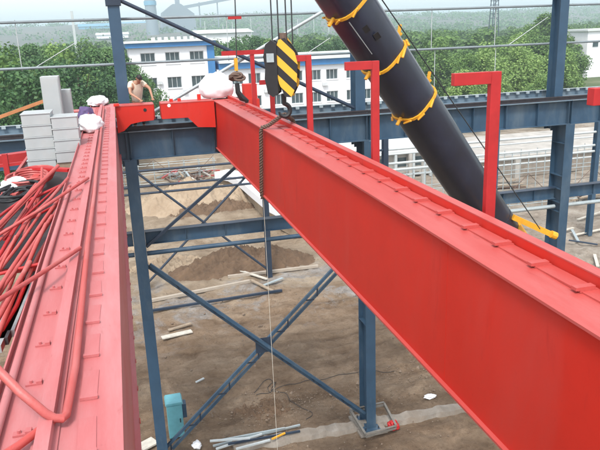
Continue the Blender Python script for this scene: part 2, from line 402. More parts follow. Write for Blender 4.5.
# runway beams, one per bay
bays = [(-7.51, 'at far left behind the grey boxes'), (X0, 'under the red end carriage'), (colX[1], 'crossing behind the dark boom'), (colX[2], 'at the right edge')]
for x, wtxt in bays:
    a, c2 = x + .006, x + SP - .006
    e = empty('runway_beam', ((a + c2) / 2, 20.4, RWB), 'deep blue runway I-beam ' + wtxt, 'beam', 'runway beam lengths')
    MB().box(a, c2, 20.2, 20.62, RWT - .025, RWT).build('top_flange', 'bluetop', e)
    MB().box(a, c2, 20.22, 20.6, RWB, RWB + .025).build('bottom_flange', 'blue', e)
    MB().box(a, c2, 20.4, 20.415, RWB + .025, RWT - .025).build('web', 'blue', e)
    t = a + .04
    while t < c2:
        MB().box(t, t + .014, 20.25, 20.397, RWB + .03, RWT - .03).build('stiffener', 'blue', e); t += 1.25
    rl = MB()
    rl.box(a, c2, 20.33, 20.48, RWT + .002, RWT + .018); rl.box(a, c2, 20.395, 20.415, RWT + .018, RWT + .09); rl.box(a, c2, 20.37, 20.44, RWT + .09, RWT + .13)
    rl.build('rail', 'railsteel', e)
    s_ = empty('surge_walkway', ((a + c2) / 2, 21.0, RWT - .2), 'dusty blue surge walkway beside the runway beam ' + wtxt, 'walkway', 'walkway lengths along the runway')
    MB().box(a, c2, 20.63, 20.965, RWT - .03, RWT - .015).build('deck_plate', 'bluetop', s_)
    MB().box(a, c2, 21.52, 22.0, RWT - .03, RWT - .015).build('deck_plate', 'bluetop', s_)
    MB().box(a, c2, 22.0, 22.02, RWT - .25, RWT + .22).build('edge_channel', 'bluetop', s_)
    MB().box(a, c2, 21.92, 22.0, RWT + .2, RWT + .22).build('edge_lip', 'galv', s_)
    cl = MB().box(-.06, .06, 21.86 - 21.9, 21.915 - 21.9, 0, .075); cm = mesh_of(cl, 'lacing_clip', 'galv')
    for q in range(int(SP / .42)):
        inst('lacing_clip', cm, (a + .2 + q * .42, 21.9, RWT + .13), s_)
# mid-height strut beam and pipe per bay
for i, (x, wtxt) in enumerate(bays):
    a, c2 = x + .19, x + SP - .19
    e = empty('strut_beam', ((a + c2) / 2, 20.6, STT - .42), 'blue mid-height strut beam between columns, bay ' + ['left of the left red girder', 'behind the hanging tag rope', 'hidden behind the right red girder and boom', 'right of the yellow boom end'][i], 'beam', 'mid-height strut beams')
    MB().box(a, c2, 20.45, 20.75, STT - .018, STT).build('top_flange', 'bluedark', e)
    MB().box(a, c2, 20.47, 20.73, STT - .42, STT - .402).build('bottom_flange', 'blue', e)
    MB().box(a, c2, 20.59, 20.605, STT - .402, STT - .018).build('web', 'blue', e)
    for q in range(1, 6): MB().box(a + q * SP / 6 - .006, a + q * SP / 6 + .006, 20.5, 20.587, STT - .4, STT - .02).build('stiffener', 'blue', e)
    p = MB().tube([(a, 20.52, STT - .72), (c2, 20.52, STT - .72)], .075, 12).build('strut_pipe', 'blue' if i < 2 else 'galv', None, True)
    tag(p, ('blue' if i < 2 else 'pale galvanised') + ' round strut pipe below the strut beam, bay ' + ['left of the left red girder', 'behind the tag rope', 'behind the lower boom', 'at the right picture edge'][i], 'pipe', 'strut pipes')

def laced(name, a, b, label, gap=.24, m='blue'):
    a, b = Vector(a), Vector(b); d = (b - a).normalized(); y = Vector((0, 1, 0)); up = y.cross(d).normalized()
    e = empty(name, ((a + b) / 2) * 1 - Vector((0, 0, 0)), label, 'brace', 'lower cross braces')
    for s in (-1, 1): MB().bar(a + up * (s * gap / 2) + y * (s * .09), b + up * (s * gap / 2) + y * (s * .09), .09, .10, up).build('chord', m, e)
    L = (b - a).length; k = int(L / .75)
    for q in range(k):
        p0 = a + d * (q + .3) * L / k; p1 = p0 + d * (.3 if q % 2 else -.3)
        MB().bar(p0 - up * gap / 2 - y * .05, p1 + up * gap / 2 - y * .05, .05, .012, y).build('lacing_bar', 'bluedark', e)
    return e
x0, x1 = colX[0], colX[1]
laced('cross_brace', (x0 + .2, 20.5, 7.45), (x1 - .2, 20.5, .62), 'double blue cross brace falling right to the middle column base', .13)
laced('cross_brace', (x0 + .25, 20.72, .55), (x1 - .2, 20.72, 7.2), 'double blue cross brace rising right from beside the teal cabinet', .30)
g_ = MB().box((x0 + x1) / 2 - .3, (x0 + x1) / 2 + .3, 20.58, 20.595, 3.72, 4.28).build('gusset_plate', 'bluedark')
tag(g_, 'dark gusset plate where the two lower braces cross', 'plate')
def rod(name, a, b, rad, m, label, cat, group=None, n=8):
    return tag(MB().tube([a, b], rad, n).build(name, m, None, True), label, cat, group)
def sqbar(name, a, b, w_, h_, m, label, cat, group=None):
    if name in ('plank', 'stick', 'loose_board', 'pipe_length', 'dark_pipe', 'concrete_kerb', 'yellow_stick'):   # rest on the uneven dirt
        a, b = Vector(a), Vector(b); k = .55 if name == 'concrete_kerb' else 1
        lift = max(gz(*(a.lerp(b, t / 6)).xy) for t in range(7)) * k if (b - a).length < 4 else 0
        if lift: a.z += max(0, lift - .03); b.z += max(0, lift - .03)
        else: a.z += max(0, gz(a.x, a.y)) * k; b.z += max(0, gz(b.x, b.y)) * k
    return tag(MB().bar(a, b, w_, h_).build(name, m), label, cat, group)
mid = (x0 + x1) / 2
sqbar('knee_brace', (x0 + .19, 20.4, 8.1), (mid, 20.4, RWB - .04), .09, .09, 'bluedark', 'thin dark brace rising right from the left column to the runway beam', 'brace', 'inverted V braces under the runway')
sqbar('knee_brace', (x1 - .19, 20.4, 8.1), (mid + .12, 20.4, RWB - .04), .09, .09, 'bluedark', 'thin dark brace hidden behind the right red girder, falling to the middle column', 'brace', 'inverted V braces under the runway')
for k in range(2):
    a, c2 = colX[k], colX[k + 1]
    wtx = ['left bay behind the hook block', 'right bay behind the crane boom'][k]
    rod('upper_brace', (a + .18, 21.1, 15.5), (c2 - .18, 21.1, 11.9), .06, 'bluedark', 'dark tube brace falling right in the upper ' + wtx, 'brace', 'upper cross braces', 10) if k == 0 else None
    if k == 0: rod('upper_brace', (a + .18, 21.25, 11.85), (c2 - .18, 21.25, 15.5), .055, 'galv', 'grey-green tube brace rising right in the upper ' + wtx, 'brace', 'upper cross braces', 10)
rod('top_tie', (-9, 21.17, 15.75), (colX[0] - .2, 21.17, 15.75), .07, 'bluedark', 'dark tie tube at the top left picture edge', 'tube')
# wall girts with sag rods
for z, t_ in ((13.67, 'lower'), (14.98, 'upper')):
    o = rod('wall_girt', (-16, 21.56, z), (34, 21.56, z), .040, 'girt', t_ + ' pale grey girt pipe running across the whole view', 'pipe', 'wall girts', 12)
for i, (px_, y0, y1) in enumerate([(18, 24, 69), (433, 10, 50), (497, 6, 47), (228, 15, 60)]):
    a = PY(px_, (y0 + y1) / 2, 21.5)
    rod('sag_rod', (a.x, 21.61, 13.6), (a.x, 21.61, 15.05), .012, 'whitepipe', 'thin vertical sag rod between the girts ' + ['at far left', 'above the boom right side', 'above the boldest red post', 'beside the aux hook'][i], 'rod', 'sag rods', 6)
for i, (a, c2) in enumerate([((33, 69), (75, 43)), ((507, 46), (548, 17)), ((303, 56), (330, 38))]):
    A, C2 = PY(*a, 21.61), PY(*c2, 21.61)
    rod('diagonal_rod', A, C2, .012, 'whitepipe', 'thin pale diagonal rod ' + ['rising to the right at far left trees', 'rising beside the right column', 'left of the dark boom'][i], 'rod', 'diagonal rods', 6)
for i, (px_, y0, y1) in enumerate([(101, 0, 0), (436, 51, 86), (497, 47, 70)]):
    if i == 0: continue
    a = PY(px_, (y0 + y1) / 2, 21.5)
    rod('sag_rod', (a.x, 21.61, 11.9), (a.x, 21.61, 13.62), .012, 'whitepipe', 'thin sag rod below the lower girt ' + ['', 'beside the boom band', 'behind the boldest red post'][i], 'rod', 'sag rods', 6)

# ------------------------------------------------------------------ second row beyond
R2 = 37.4
for k in range(5):
    x = X0 + k * SP - .03
    hcolumn('far_column', x, R2 - .2, R2 + .2, 0, 8.4, .3, 'bluedark' if k < 3 else 'blue', 'slim dark blue column of the far row, ' + ['hidden behind the left column', 'standing beside the brown soil mound', 'hidden behind the right red girder', 'behind the dark boom', 'thin one just right of the right column'][k], 'far row columns')
for k in range(-1, 5):
    a, c2 = X0 + k * SP + .16, X0 + (k + 1) * SP - .16
    wtx = ['left of the left red girder', 'under the runway at left', 'behind the right girder end', 'behind the right girder and boom', 'seen below the runway by the boom', 'at the right edge'][k + 1]
    for z, q in ((7.25, 'top'), (6.36, 'middle'), (5.95, 'low')):
        tag(MB().tube([(a, R2, z), (c2, R2, z)], .07 if k < 2 else .08, 8).build('far_tie_pipe', 'bluedark' if k < 2 else 'whitepipe', None, True), ('dark blue ' if k < 2 else 'pale ') + q + ' tie pipe of the far row, bay ' + wtx, 'pipe', 'far row tie pipes')
rod('far_brace', (.45, R2 - .1, 7.2), (7.5, R2 - .1, .6), .07, 'bluedark', 'dark far-row brace falling right to the column by the soil mound', 'brace', 'far row cross braces')
rod('far_brace', (.45, R2 + .1, .6), (7.5, R2 + .1, 7.2), .07, 'bluedark', 'dark far-row brace rising right behind the soil mound', 'brace', 'far row cross braces')

# ------------------------------------------------------------------ the two red crane girders
GT, GB, GY0, GY1 = 12.55, 11.07, -1.2, 20.9
def camber(y): t = (y - 9.5) / 11; return .07 * (1 - t * t) - .03
def plate(name, xa, xb, za, zb, m, parent, y0=GY0, y1=GY1, n_=24, cam_=True, bevel=0):
    mb = MB(); ys = [y0 + (y1 - y0) * i / n_ for i in range(n_ + 1)]; vs = []
    for y in ys:
        c_ = camber(y) if cam_ else 0
        vs += [(xa, y, za + c_), (xb, y, za + c_), (xb, y, zb + c_), (xa, y, zb + c_)]
    fs = [(0, 1, 2, 3), tuple(4 * n_ + i for i in (3, 2, 1, 0))]
    for i in range(n_):
        for j in range(4): fs.append((4 * i + j, 4 * i + (j + 1) % 4, 4 * i + 4 + (j + 1) % 4, 4 * i + 4 + j))
    mb.add(vs, fs); return mb.build(name, m, parent)
# left girder
LG = empty('crane_girder', (-.5, 9.8, GB), 'dusty pink-red left crane girder with a tube lying along its top', 'girder')
lc = False
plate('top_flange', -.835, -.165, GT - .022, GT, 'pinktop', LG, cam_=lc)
plate('web', -.205, -.195, GB + .02, GT - .022, 'pinktop', LG, cam_=lc)  # pink tone paints light onto this inner web
plate('web', -.795, -.785, GB + .02, GT - .022, 'red', LG, cam_=lc)
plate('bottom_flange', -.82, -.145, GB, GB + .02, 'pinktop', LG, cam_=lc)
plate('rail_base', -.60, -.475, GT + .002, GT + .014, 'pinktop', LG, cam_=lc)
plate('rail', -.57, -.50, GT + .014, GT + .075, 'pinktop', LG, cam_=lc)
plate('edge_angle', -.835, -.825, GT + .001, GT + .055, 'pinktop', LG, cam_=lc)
clip = MB(); clip.box(-.045, .045, -.02, .02, 0, .010); clip.box(-.045, -.015, -.02, .02, .010, .022); clip.tube([(.015, 0, .009), (.015, 0, .026)], .010, 6)
clm = mesh_of(clip, 'rail_clip', 'pinktop')
lp = MB().box(-.045, .045, -.17, .17, 0, .004); lp.box(-.045, .05, -.171, -.145, .0042, .020)
lpm = mesh_of(lp, 'rail_pad', 'pinktop')
y = 1.5; i = 0
random.seed(4)
while y < 19.8:
    inst('rail_pad', lpm, (-.345 + random.uniform(-.006, .006), y, GT + .001), LG, random.uniform(-.03, .03))
    inst('rail_clip', clm, (-.655, y + .12, GT + .001), LG, math.pi)
    y += .52 if y < 9 else .36
wl = MB().box(-.003, .003, -.04, .04, 0, .012); wlm = mesh_of(wl, 'weld_stud', 'redpost')
for q in range(30): inst('weld_stud', wlm, (-.14, 2.5 + q * .6, GB + .02), LG)
pts = [PZ(64, 414, 12.6)] + [(-.43 - .004 * i_, 3.9 + i_ * 2.2, GT + .045 + (.035 if i_ % 2 else 0)) for i_ in range(8)]
elb = [PZ(-30, 342, 12.95), PZ(20, 392, 12.78), PZ(45, 413, 12.66), PZ(54, 418, 12.62), PZ(62, 418.5, 12.61), PZ(66, 415, 12.605)]
lt = MB().tube(elb + [Vector((-.425, 3.75, GT + .045))] + [Vector(p) for p in pts[2:]], .023, 12).build('bent_handrail_tube', 'redtop', None, True)
tag(lt, 'long bent red handrail tube lying along the left girder top, elbow nearest the camera', 'tube')
br = MB().tube([PZ(53, 420, 12.6), PZ(18, 446, 12.6), PZ(-20, 470, 12.6)], .022, 10).build('handrail_branch', 'redtop', None, True)
tag(br, 'short red tube branching down-left from the elbow at bottom left', 'tube')
et = MB().tube([(-.775, 3.0, GT + .032), (-.78, 6, GT + .032), (-.765, 8.9, GT + .032)], .024, 10).build('edge_tube', 'pinktop', None, True)
tag(et, 'straight red tube lying along the outer left edge of the left girder', 'tube')
# right girder
RG = empty('crane_girder', (3.0, 9.8, GB), 'big bright red right crane girder crossing to the lower right', 'girder')
plate('top_flange', 2.70, 3.36, GT - .022, GT, 'redtop', RG)
plate('web', 2.745, 2.757, GB + .02, GT - .022, 'red', RG)
plate('web', 3.30, 3.312, GB + .02, GT - .022, 'red', RG)
plate('bottom_flange', 2.70, 3.36, GB, GB + .022, 'redtop', RG)
plate('rail', 3.20, 3.30, GT + .004, GT + .088, 'red', RG)
plate('rail_head', 3.198, 3.302, GT + .089, GT + .10, 'redtop', RG)  # paler cap puts the sky sheen on the rail top by colour
pad = MB(); pad.add([(-.075, -.28, 0), (.075, -.28, 0), (.075, .28, 0), (-.075, .28, 0), (-.075, -.28, .016), (.075, -.28, .016), (.075, .28, .010), (-.075, .28, .010)],
                    [(0, 3, 2, 1), (4, 5, 6, 7), (0, 1, 5, 4), (1, 2, 6, 5), (2, 3, 7, 6), (3, 0, 4, 7)])
pad.box(-.11, .05, -.279, -.22, .0165, .042)
pdm = mesh_of(pad, 'rail_pad', 'redtop')
y = .2
while y < 20.3:
    inst('rail_pad', pdm, (3.11 + random.uniform(-.006, .006), y, GT + .002 + camber(y)), RG, random.uniform(-.02, .02)); y += .545
for yy_ in (5.2, 11.6, 16.8):
    s_ = MB().box(2.743, 2.745, yy_, yy_ + .02, GB + .03 + camber(yy_), GT - .03 + camber(yy_)).build('weld_seam', 'red', RG)
# end carriage
EC = empty('end_carriage', (1.5, 20.4, 11.9), 'red end carriage joining the two girders, arched underneath with a gap in the middle', 'end carriage')
def ecz(p): v = PY(p[0], p[1], 20.0); return (v.x, v.z)
L = [(-.165, 12.53), ecz((153, 97.5)), ecz((154, 120)), ecz((142, 121.5)), ecz((131, 124)), ecz((124, 131)), (-.165, ecz((120, 133))[1])]
Rr = [ecz((160, 97)), (2.70, 12.53), (2.70, ecz((203, 128))[1]), ecz((198, 127)), ecz((188, 117.5)), ecz((162, 119))]
L[1] = (L[1][0], 12.53); Rr[0] = (Rr[0][0], 12.53)
MB().prism(L, 'y', 19.98, 20.0).build('front_plate', 'red', EC)
MB().prism(Rr, 'y', 19.98, 20.0).build('front_plate', 'red', EC)
for s_ in (L, Rr):
    MB().prism(s_, 'y', 20.62, 20.64).build('back_plate', 'red', EC)
    xs = [p[0] for p in s_]
    MB().box(min(xs), max(xs), 19.97, 20.66, 12.531, 12.55).build('cover_plate', 'redtop', EC)
    e0 = L[1][0] if s_ is L else Rr[0][0]
    MB().box(e0 - .008, e0 + .008, 20.003, 20.617, ecz((154, 119))[1], 12.53).build('joint_flange', 'red', EC)
for px_, y_, m_ in ((145, 110, 'black'), (169, 105.5, 'white')):  # discs painted dark and white stand in for open holes
    v = PY(px_, y_, 19.98); MB().tube([(v.x, 19.972, v.z), (v.x, 19.981, v.z)], .05, 14).build('painted_hole', m_, EC)
MB().box(-1.35, -.85, 20.05, 20.6, 11.95, 12.45).build('carriage_end', 'red', EC)
MB().box(-1.37, -.84, 20.02, 20.63, 12.452, 12.47).build('end_cover', 'redtop', EC)
MB().box(3.37, 4.1, 20.05, 20.6, 11.95, 12.5).build('carriage_end', 'red', EC)
MB().box(3.66, 4.05, 20.1, 20.5, 12.502, 12.95).build('motor_housing', 'red', EC)
for x in (-1.15, 3.85):
    MB().tube([(x, 20.32, RWT + .27), (x, 20.49, RWT + .27)], .14, 20).build('wheel', 'railsteel', EC)
MB().box(-.2, -.05, 19.9, 20.1, 12.553, 12.62).build('lifting_lug', 'red', EC)
for px_ in (170, 178, 198):
    v = PY(px_, 92, 20.5); MB().box(v.x - .05, v.x + .05, 20.3, 20.42, 12.552, 12.63 if px_ < 190 else 12.72).build('stop_block', 'red', EC)

# ------------------------------------------------------------------ red bracket posts on the right girder
posts = [(3.90, 'cut off by the right edge of the picture'), (5.87, 'boldest one, in front of the lower dark boom'), (9.05, 'in front of the boom upper part'), (12.52, 'just right of the striped hook block'), (15.8, 'half hidden behind the striped hook block'), (18.05, 'farthest one with a long cross arm')]
for yy_, t_ in posts:
    e = empty('bracket_post', (3.55, yy_, GT - .5), 'red L-shaped bracket post, ' + t_, 'post', 'bracket posts along the right girder')
    top = 14.0 if yy_ != 15.8 else 13.35
    MB().box(3.495, 3.605, yy_ - .035, yy_ + .035, GT - .5, top).build('upright', 'redpost', e, bevel=.004)
    if yy_ == 18.05: MB().box(2.72, 3.9, yy_ - .05, yy_ - .036, top - .12, top - .002).build('arm', 'redpost', e)
    elif yy_ == 15.8: MB().box(3.25, 3.494, yy_ - .035, yy_ + .035, top - .11, top - .002).build('arm', 'redpost', e)
    else: MB().box(3.10, 3.494, yy_ - .036, yy_ + .036, top - .115, top + .002).build('arm', 'redpost', e, bevel=.004)
    MB().box(3.313, 3.494, yy_ - .05, yy_ + .05, GT - .45, GT - .3).build('foot_bracket', 'redpost', e)

# ------------------------------------------------------------------ mobile crane with dark boom
MC = empty('mobile_crane', (14.6, 15, 0), 'mobile crane whose dark navy boom with yellow bands leans up left', 'crane')
bt = PY(344, -3, 13.2); bl = PY(495, 226, 15.0)
dr = (bt - bl).normalized()
tip = bt + dr * 5.0
foot = bl - dr * 7.2
RB = .60
def ring_frame(p):
    u = dr.cross(Vector((0, 0, 1))).normalized(); v = u.cross(dr).normalized(); return u, v
U, V = ring_frame(foot)
def bsec(p, r_, n_=28):        # slightly flattened rounded boom section
    out = []
    for k in range(n_):
        a = 2 * math.pi * k / n_; c_, s_ = math.cos(a), math.sin(a)
        q = (abs(c_) ** 3.2 + abs(s_) ** 3.2) ** (-1 / 3.2)
        out.append(p + U * (c_ * q * r_ * .9) + V * (s_ * q * r_ * .98))
    return out
def bsolid(a, b_, ra, rb, name, m, parent, smooth_=True):
    A, B = bsec(a, ra), bsec(b_, rb); k = len(A)
    mb = MB().add(A + B, [list(reversed(range(k))), list(range(k, 2 * k))] + [(i, (i + 1) % k, (i + 1) % k + k, i + k) for i in range(k)])
    return mb.build(name, m, parent, smooth_)
def along(px_, py_):           # point of the boom axis nearest to a picture point
    best = min((abs(k_) for k_ in [0]), default=0)
    bb = None
    for q in range(400):
        p = bl + (bt - bl) * (q / 400 * 1.3 - .15); c_ = AX @ np.array(p - Vector((0, 0, CZ)))
        x, y = 300 + FPX * c_[0] / c_[2], 225 + FPX * c_[1] / c_[2]; dd = (x - px_) ** 2 + (y - py_) ** 2
        if bb is None or dd < bb[0]: bb = (dd, p)
    return bb[1]
bands = [along(343, 8), along(383, 58), along(415, 103)]
prev = foot
stops = [along(488, 222)] + [bands[2], bands[1], bands[0]] + [tip]
rad = [.515, .505, .495, .485, .475]
for i, p in enumerate(stops):
    bsolid(prev, p, rad[i], rad[i], 'boom_section', 'navy', MC); prev = p
for i, p in enumerate([bands[2], bands[1], bands[0]]):
    r_ = rad[i + 1] + .035
    bd = bsolid(p - dr * .03, p + dr * .03, r_ - .01, r_ - .01, 'boom_band', 'yellow', MC)
    random.seed(40 + i)
    for k in range(9):
        a = math.radians(k * 40 + random.uniform(-17, 17)); c_, s_ = math.cos(a), math.sin(a)
        g_ = (abs(c_) ** 3.2 + abs(s_) ** 3.2) ** (-1 / 3.2)
        q = p + U * (c_ * g_ * r_ * .9) + V * (s_ * g_ * r_ * .98)
        o = (U * c_ + V * s_); tn = dr.cross(o)
        MB().bar(q - dr * .05 - tn * .08 + o * .01, q + dr * random.uniform(.0, .06) + tn * random.uniform(.06, .16) + o * random.uniform(.0, .03), .05, .04).build('band_lug', 'yellow', MC, bevel=.012)
    for sg, ln in ((1, .22), (1, .12), (-1, .1)):
        q = p + V * (r_ * .9) * sg
        MB().bar(q - dr * (.05 if ln > .2 else -.06), q + V * sg * (ln + .1) + dr * (.18 if ln > .2 else .02), .07, .05).build('band_tab', 'yellow', MC, bevel=.01)
# hatch, slot and stay ropes on the boom
for px_, py_ in ((366, 29), (377, 36)):
    p = along(px_, py_); c_ = Vector(ray(px_, py_)).normalized()
    o = Vector((0, 0, CZ)) - p; o = (o - dr * o.dot(dr)).normalized(); side = dr.cross(o).normalized()
    q = p + o * .487
    tq = Vector(ray(px_, py_)); 
    # shift sideways so that the hatch sits where the picture point falls on the shell
    base = Vector((0, 0, CZ)); t_ = (q - base).dot(o) / tq.dot(o); q2 = base + tq * t_
    MB().bar(q2 - dr * .07, q2 + dr * .07, .12, .03, o).build('hatch', 'black', MC)
for px_ in (0, 1):
    a, c2 = [(349, 22), (372, 54)] if px_ == 0 else [(355, 20), (377, 52)]
    base = Vector((0, 0, CZ)); P = []
    for pp in (a, c2):
        p = along(*pp); o = (base - p); o = (o - dr * o.dot(dr)).normalized(); q = p + o * .485; tq = Vector(ray(*pp)); P.append(base + tq * ((q - base).dot(o) / tq.dot(o)))
    MB().tube(P, .012, 6).build('hose', 'galv', MC, True)
ye = bl - dr * .25
MB().prism([(0, 0), (1, 0), (1, 1)], 'z', 0, .01)
bsolid(ye - dr * .6, ye - dr * .05, .56, .56, 'boom_collar', 'yellow', MC)
A, C2 = PY(513, 217, 14.6), PY(553, 235, 14.4)
MB().bar(A, C2, .11, .14).build('stay_arm', 'yellow', MC)
MB().tube([PY(551, 234, 14.38), PY(556, 236, 14.36)], .1, 10).build('arm_pin', 'yellow', MC)
MB().tube([PY(378, -6, 13.0), PY(436, 78, 13.6), PY(540, 229, 14.3)], .013, 6).build('stay_rope', 'rope', MC, True)
MB().tube([PY(369, -6, 13.2), PY(397, 40, 13.5)], .010, 6).build('stay_rope', 'rope', MC, True)
MB().box(13.2, 16.0, 8.5, 19.0, .9, 1.5).build('chassis', 'yellow', MC, bevel=.05)
MB().box(13.3, 15.9, 13.2, 17.2, 1.5, 2.9).build('turntable_house', 'yellow', MC, bevel=.1)
MB().box(13.3, 15.9, 8.6, 10.2, 1.5, 2.9).build('driver_cab', 'yellow', MC, bevel=.15)
for x in (13.35, 15.85):
    for yy_ in (9.4, 11.0, 15.9, 17.5):
        wh = MB().tube([(x - .16, yy_, .56), (x + .16, yy_, .56)], .55, 22).build('wheel', 'rubber', MC)
        MB().tube([(x - .165, yy_, .56), (x + .165, yy_, .56)], .28, 16).build('rim', 'yellow', wh)
MB().bar(foot - dr * .2, Vector((14.6, 15.2, 2.7)), .7, .7).build('boom_foot', 'yellow', MC)
hk = Vector((3.06, 12.6, 14.32))
for px_, py_ in ((270.5, 0), (277, 0), (285, 0), (291, 0)):
    a = PY(px_, py_, 12.6)
    MB().tube([(a.x, 12.6, 14.2), (a.x, 12.6, 15.05), (a.x + .02, 12.7, 19.5)], .014, 6).build('hoist_rope', 'rope', MC, True)
# boom head carrying the ropes
MB().bar(tip - dr * .1, Vector((3.3, 12.75, 19.6)), .5, .4).build('boom_head', 'navy', MC)

# hook block
HB = empty('hook_block', (3.05, 12.6, 13.2), 'yellow and black striped crane hook block hanging above the right girder', 'hook block')
ang = math.radians(24)
ax_u = Vector((math.cos(ang), -math.sin(ang), 0)); ax_v = Vector((math.sin(ang), math.cos(ang), 0))   # plate width dir, plate normal
c0 = Vector((3.08, 12.55, 0))
prof = [(-.06, 14.30), (.06, 14.33), (.24, 14.05), (.285, 13.86), (.25, 13.45), (.14, 13.24), (.02, 13.25), (-.08, 13.5), (-.14, 13.8), (-.13, 14.12)]
def cheek(off, m, name):
    n_ = len(prof); A = [c0 + ax_u * p[0] + Vector((0, 0, p[1])) + ax_v * off for p in prof]; B = [v + ax_v * .03 for v in A]
    return MB().add(A + B, [list(range(n_)), list(range(2 * n_ - 1, n_ - 1, -1))] + [(i, (i + 1) % n_, (i + 1) % n_ + n_, i + n_) for i in range(n_)]).build(name, m, HB)
sm = bpy.data.materials.new('hazard_stripes'); sm.use_nodes = True
n, l = sm.node_tree.nodes, sm.node_tree.links; b = n['Principled BSDF']; b.inputs['Roughness'].default_value = .5
tc = n.new('ShaderNodeTexCoord'); mp = n.new('ShaderNodeSeparateXYZ'); l.new(tc.outputs['Object'], mp.inputs[0])
m1 = n.new('ShaderNodeMath'); m1.operation = 'MULTIPLY'; m1.inputs[1].default_value = 1.05; l.new(mp.outputs[0], m1.inputs[0])
m2 = n.new('ShaderNodeMath'); m2.operation = 'ADD'; l.new(m1.outputs[0], m2.inputs[0]); l.new(mp.outputs[2], m2.inputs[1])
m3 = n.new('ShaderNodeMath'); m3.operation = 'MULTIPLY_ADD'; m3.inputs[1].default_value = 2.75; m3.inputs[2].default_value = .1; l.new(m2.outputs[0], m3.inputs[0])
m4 = n.new('ShaderNodeMath'); m4.operation = 'FRACT'; l.new(m3.outputs[0], m4.inputs[0])
m5 = n.new('ShaderNodeMath'); m5.operation = 'GREATER_THAN'; m5.inputs[1].default_value = .5; l.new(m4.outputs[0], m5.inputs[0])
mx = n.new('ShaderNodeMix'); mx.data_type = 'RGBA'; l.new(m5.outputs[0], mx.inputs[0]); mx.inputs[6].default_value = (.012, .012, .014, 1); mx.inputs[7].default_value = (.72, .40, .03, 1)
l.new(mx.outputs[2], b.inputs['Base Color'])
M['stripe'] = sm
cheek(-.17, 'stripe', 'cheek_plate'); cheek(.14, 'stripe', 'cheek_plate')
for off in (-.09, 0.0, .09):
    q = c0 + ax_u * .06 + Vector((0, 0, 13.85)); MB().tube([q + ax_v * (off - .03), q + ax_v * (off + .03)], .18, 24).build('sheave', 'black', HB)
def side_plate(off, th):
    sp_ = [(-.36, 14.0), (-.31, 14.22), (-.2, 14.3), (-.1, 14.24), (-.1, 13.32), (-.2, 13.25), (-.3, 13.32), (-.35, 13.6), (-.33, 13.8)]
    n_ = len(sp_); A = [c0 + ax_u * p[0] + Vector((0, 0, p[1])) + ax_v * off for p in sp_]; B = [v + ax_v * th for v in A]
    MB().add(A + B, [list(range(n_)), list(range(2 * n_ - 1, n_ - 1, -1))] + [(i, (i + 1) % n_, (i + 1) % n_ + n_, i + n_) for i in range(n_)]).build('side_frame', 'black', HB)
side_plate(-.2, .05); side_plate(.12, .05)
bx = c0 + ax_u * -.22
for z0, z1 in ((13.34, 13.6), (13.72, 13.86), (14.08, 14.2)): MB().bar(bx + Vector((0, 0, z0)), bx + Vector((0, 0, z1)), .2, .26, ax_v).build('spacer', 'black', HB, bevel=.02)
MB().bar(bx + ax_v * -.22 + Vector((.0, 0, 13.9)), bx + ax_v * -.22 + Vector((.0, 0, 14.06)), .14, .015, ax_v).build('data_plate', 'galv', HB)
MB().tube([c0 + Vector((0, 0, 14.28)), c0 + Vector((0, 0, 14.42))], .07, 10).build('rope_socket', 'rust', HB)
hkp = [c0 + Vector((math.cos(a) * .11 - .03, 0, 12.98 + math.sin(a) * .12)) for a in [math.radians(t) for t in range(90, -190, -20)]]
MB().tube([c0 + Vector((-.03, 0, 13.3))] + hkp, [.05] + [.045] * (len(hkp) - 4) + [.04, .034, .028, .02], 8).build('hook', 'black', HB, True)
# wire sling round the girder
def strands(path, rad_, n_, turns, name, m, parent=None, sr=.5):
    pts = [Vector(p) for p in path]; dense = []
    for i in range(len(pts) - 1):
        L_ = (pts[i + 1] - pts[i]).length; k = max(2, int(L_ / .03))
        dense += [pts[i].lerp(pts[i + 1], t / k) for t in range(k)]
    dense.append(pts[-1]); mb = MB()
    for s_ in range(n_):
        P = []; dist = 0
        for i, p in enumerate(dense):
            t = (dense[min(i + 1, len(dense) - 1)] - dense[max(i - 1, 0)]).normalized()
            u = t.cross(Vector((.3, .9, .1))).normalized(); v = t.cross(u)
            if i: dist += (p - dense[i - 1]).length
            a = dist * turns + 2 * math.pi * s_ / n_
            P.append(p + (u * math.cos(a) + v * math.sin(a)) * rad_)
        mb.tube(P, rad_ * sr * 1.6, 6)
    return mb.build(name, m, parent, True)
cz = camber(13)
h0 = Vector((3.03, 12.58, 12.9))
SL = empty('wire_sling', (2.95, 13, 11.0), 'rusty twisted wire sling wrapped round the right girder under the hook', 'sling')
strands([h0, (2.80, 12.95, GT + cz + .07), (2.70, 13.05, GT + cz + .03), (2.672, 13.08, GT + cz - .03), (2.675, 13.4, GB + cz + .05), (2.69, 13.42, GB + cz - .03), (2.8, 13.43, GB + cz - .045), (3.3, 13.43, GB + cz - .045)], .026, 3, 34, 'near_leg', 'rust', SL)
strands([h0 + Vector((.03, 0, 0)), (3.33, 13.05, GT + cz + .135), (3.385, 13.1, GT + cz + .02), (3.4, 13.4, GB + cz + .05), (3.39, 13.43, GB + cz - .045), (3.3, 13.43, GB + cz - .045)], .026, 3, 34, 'far_leg', 'rust', SL)
tg = MB().tube([(2.72, 13.45, GB + cz - .05), (2.725, 13.45, 8), (2.74, 13.46, 4), (2.75, 13.46, 0)], .0055, 5).build('tag_rope', M['palewood'], None, True)
tag(tg, 'thin pale tag rope hanging straight down from the sling', 'rope')
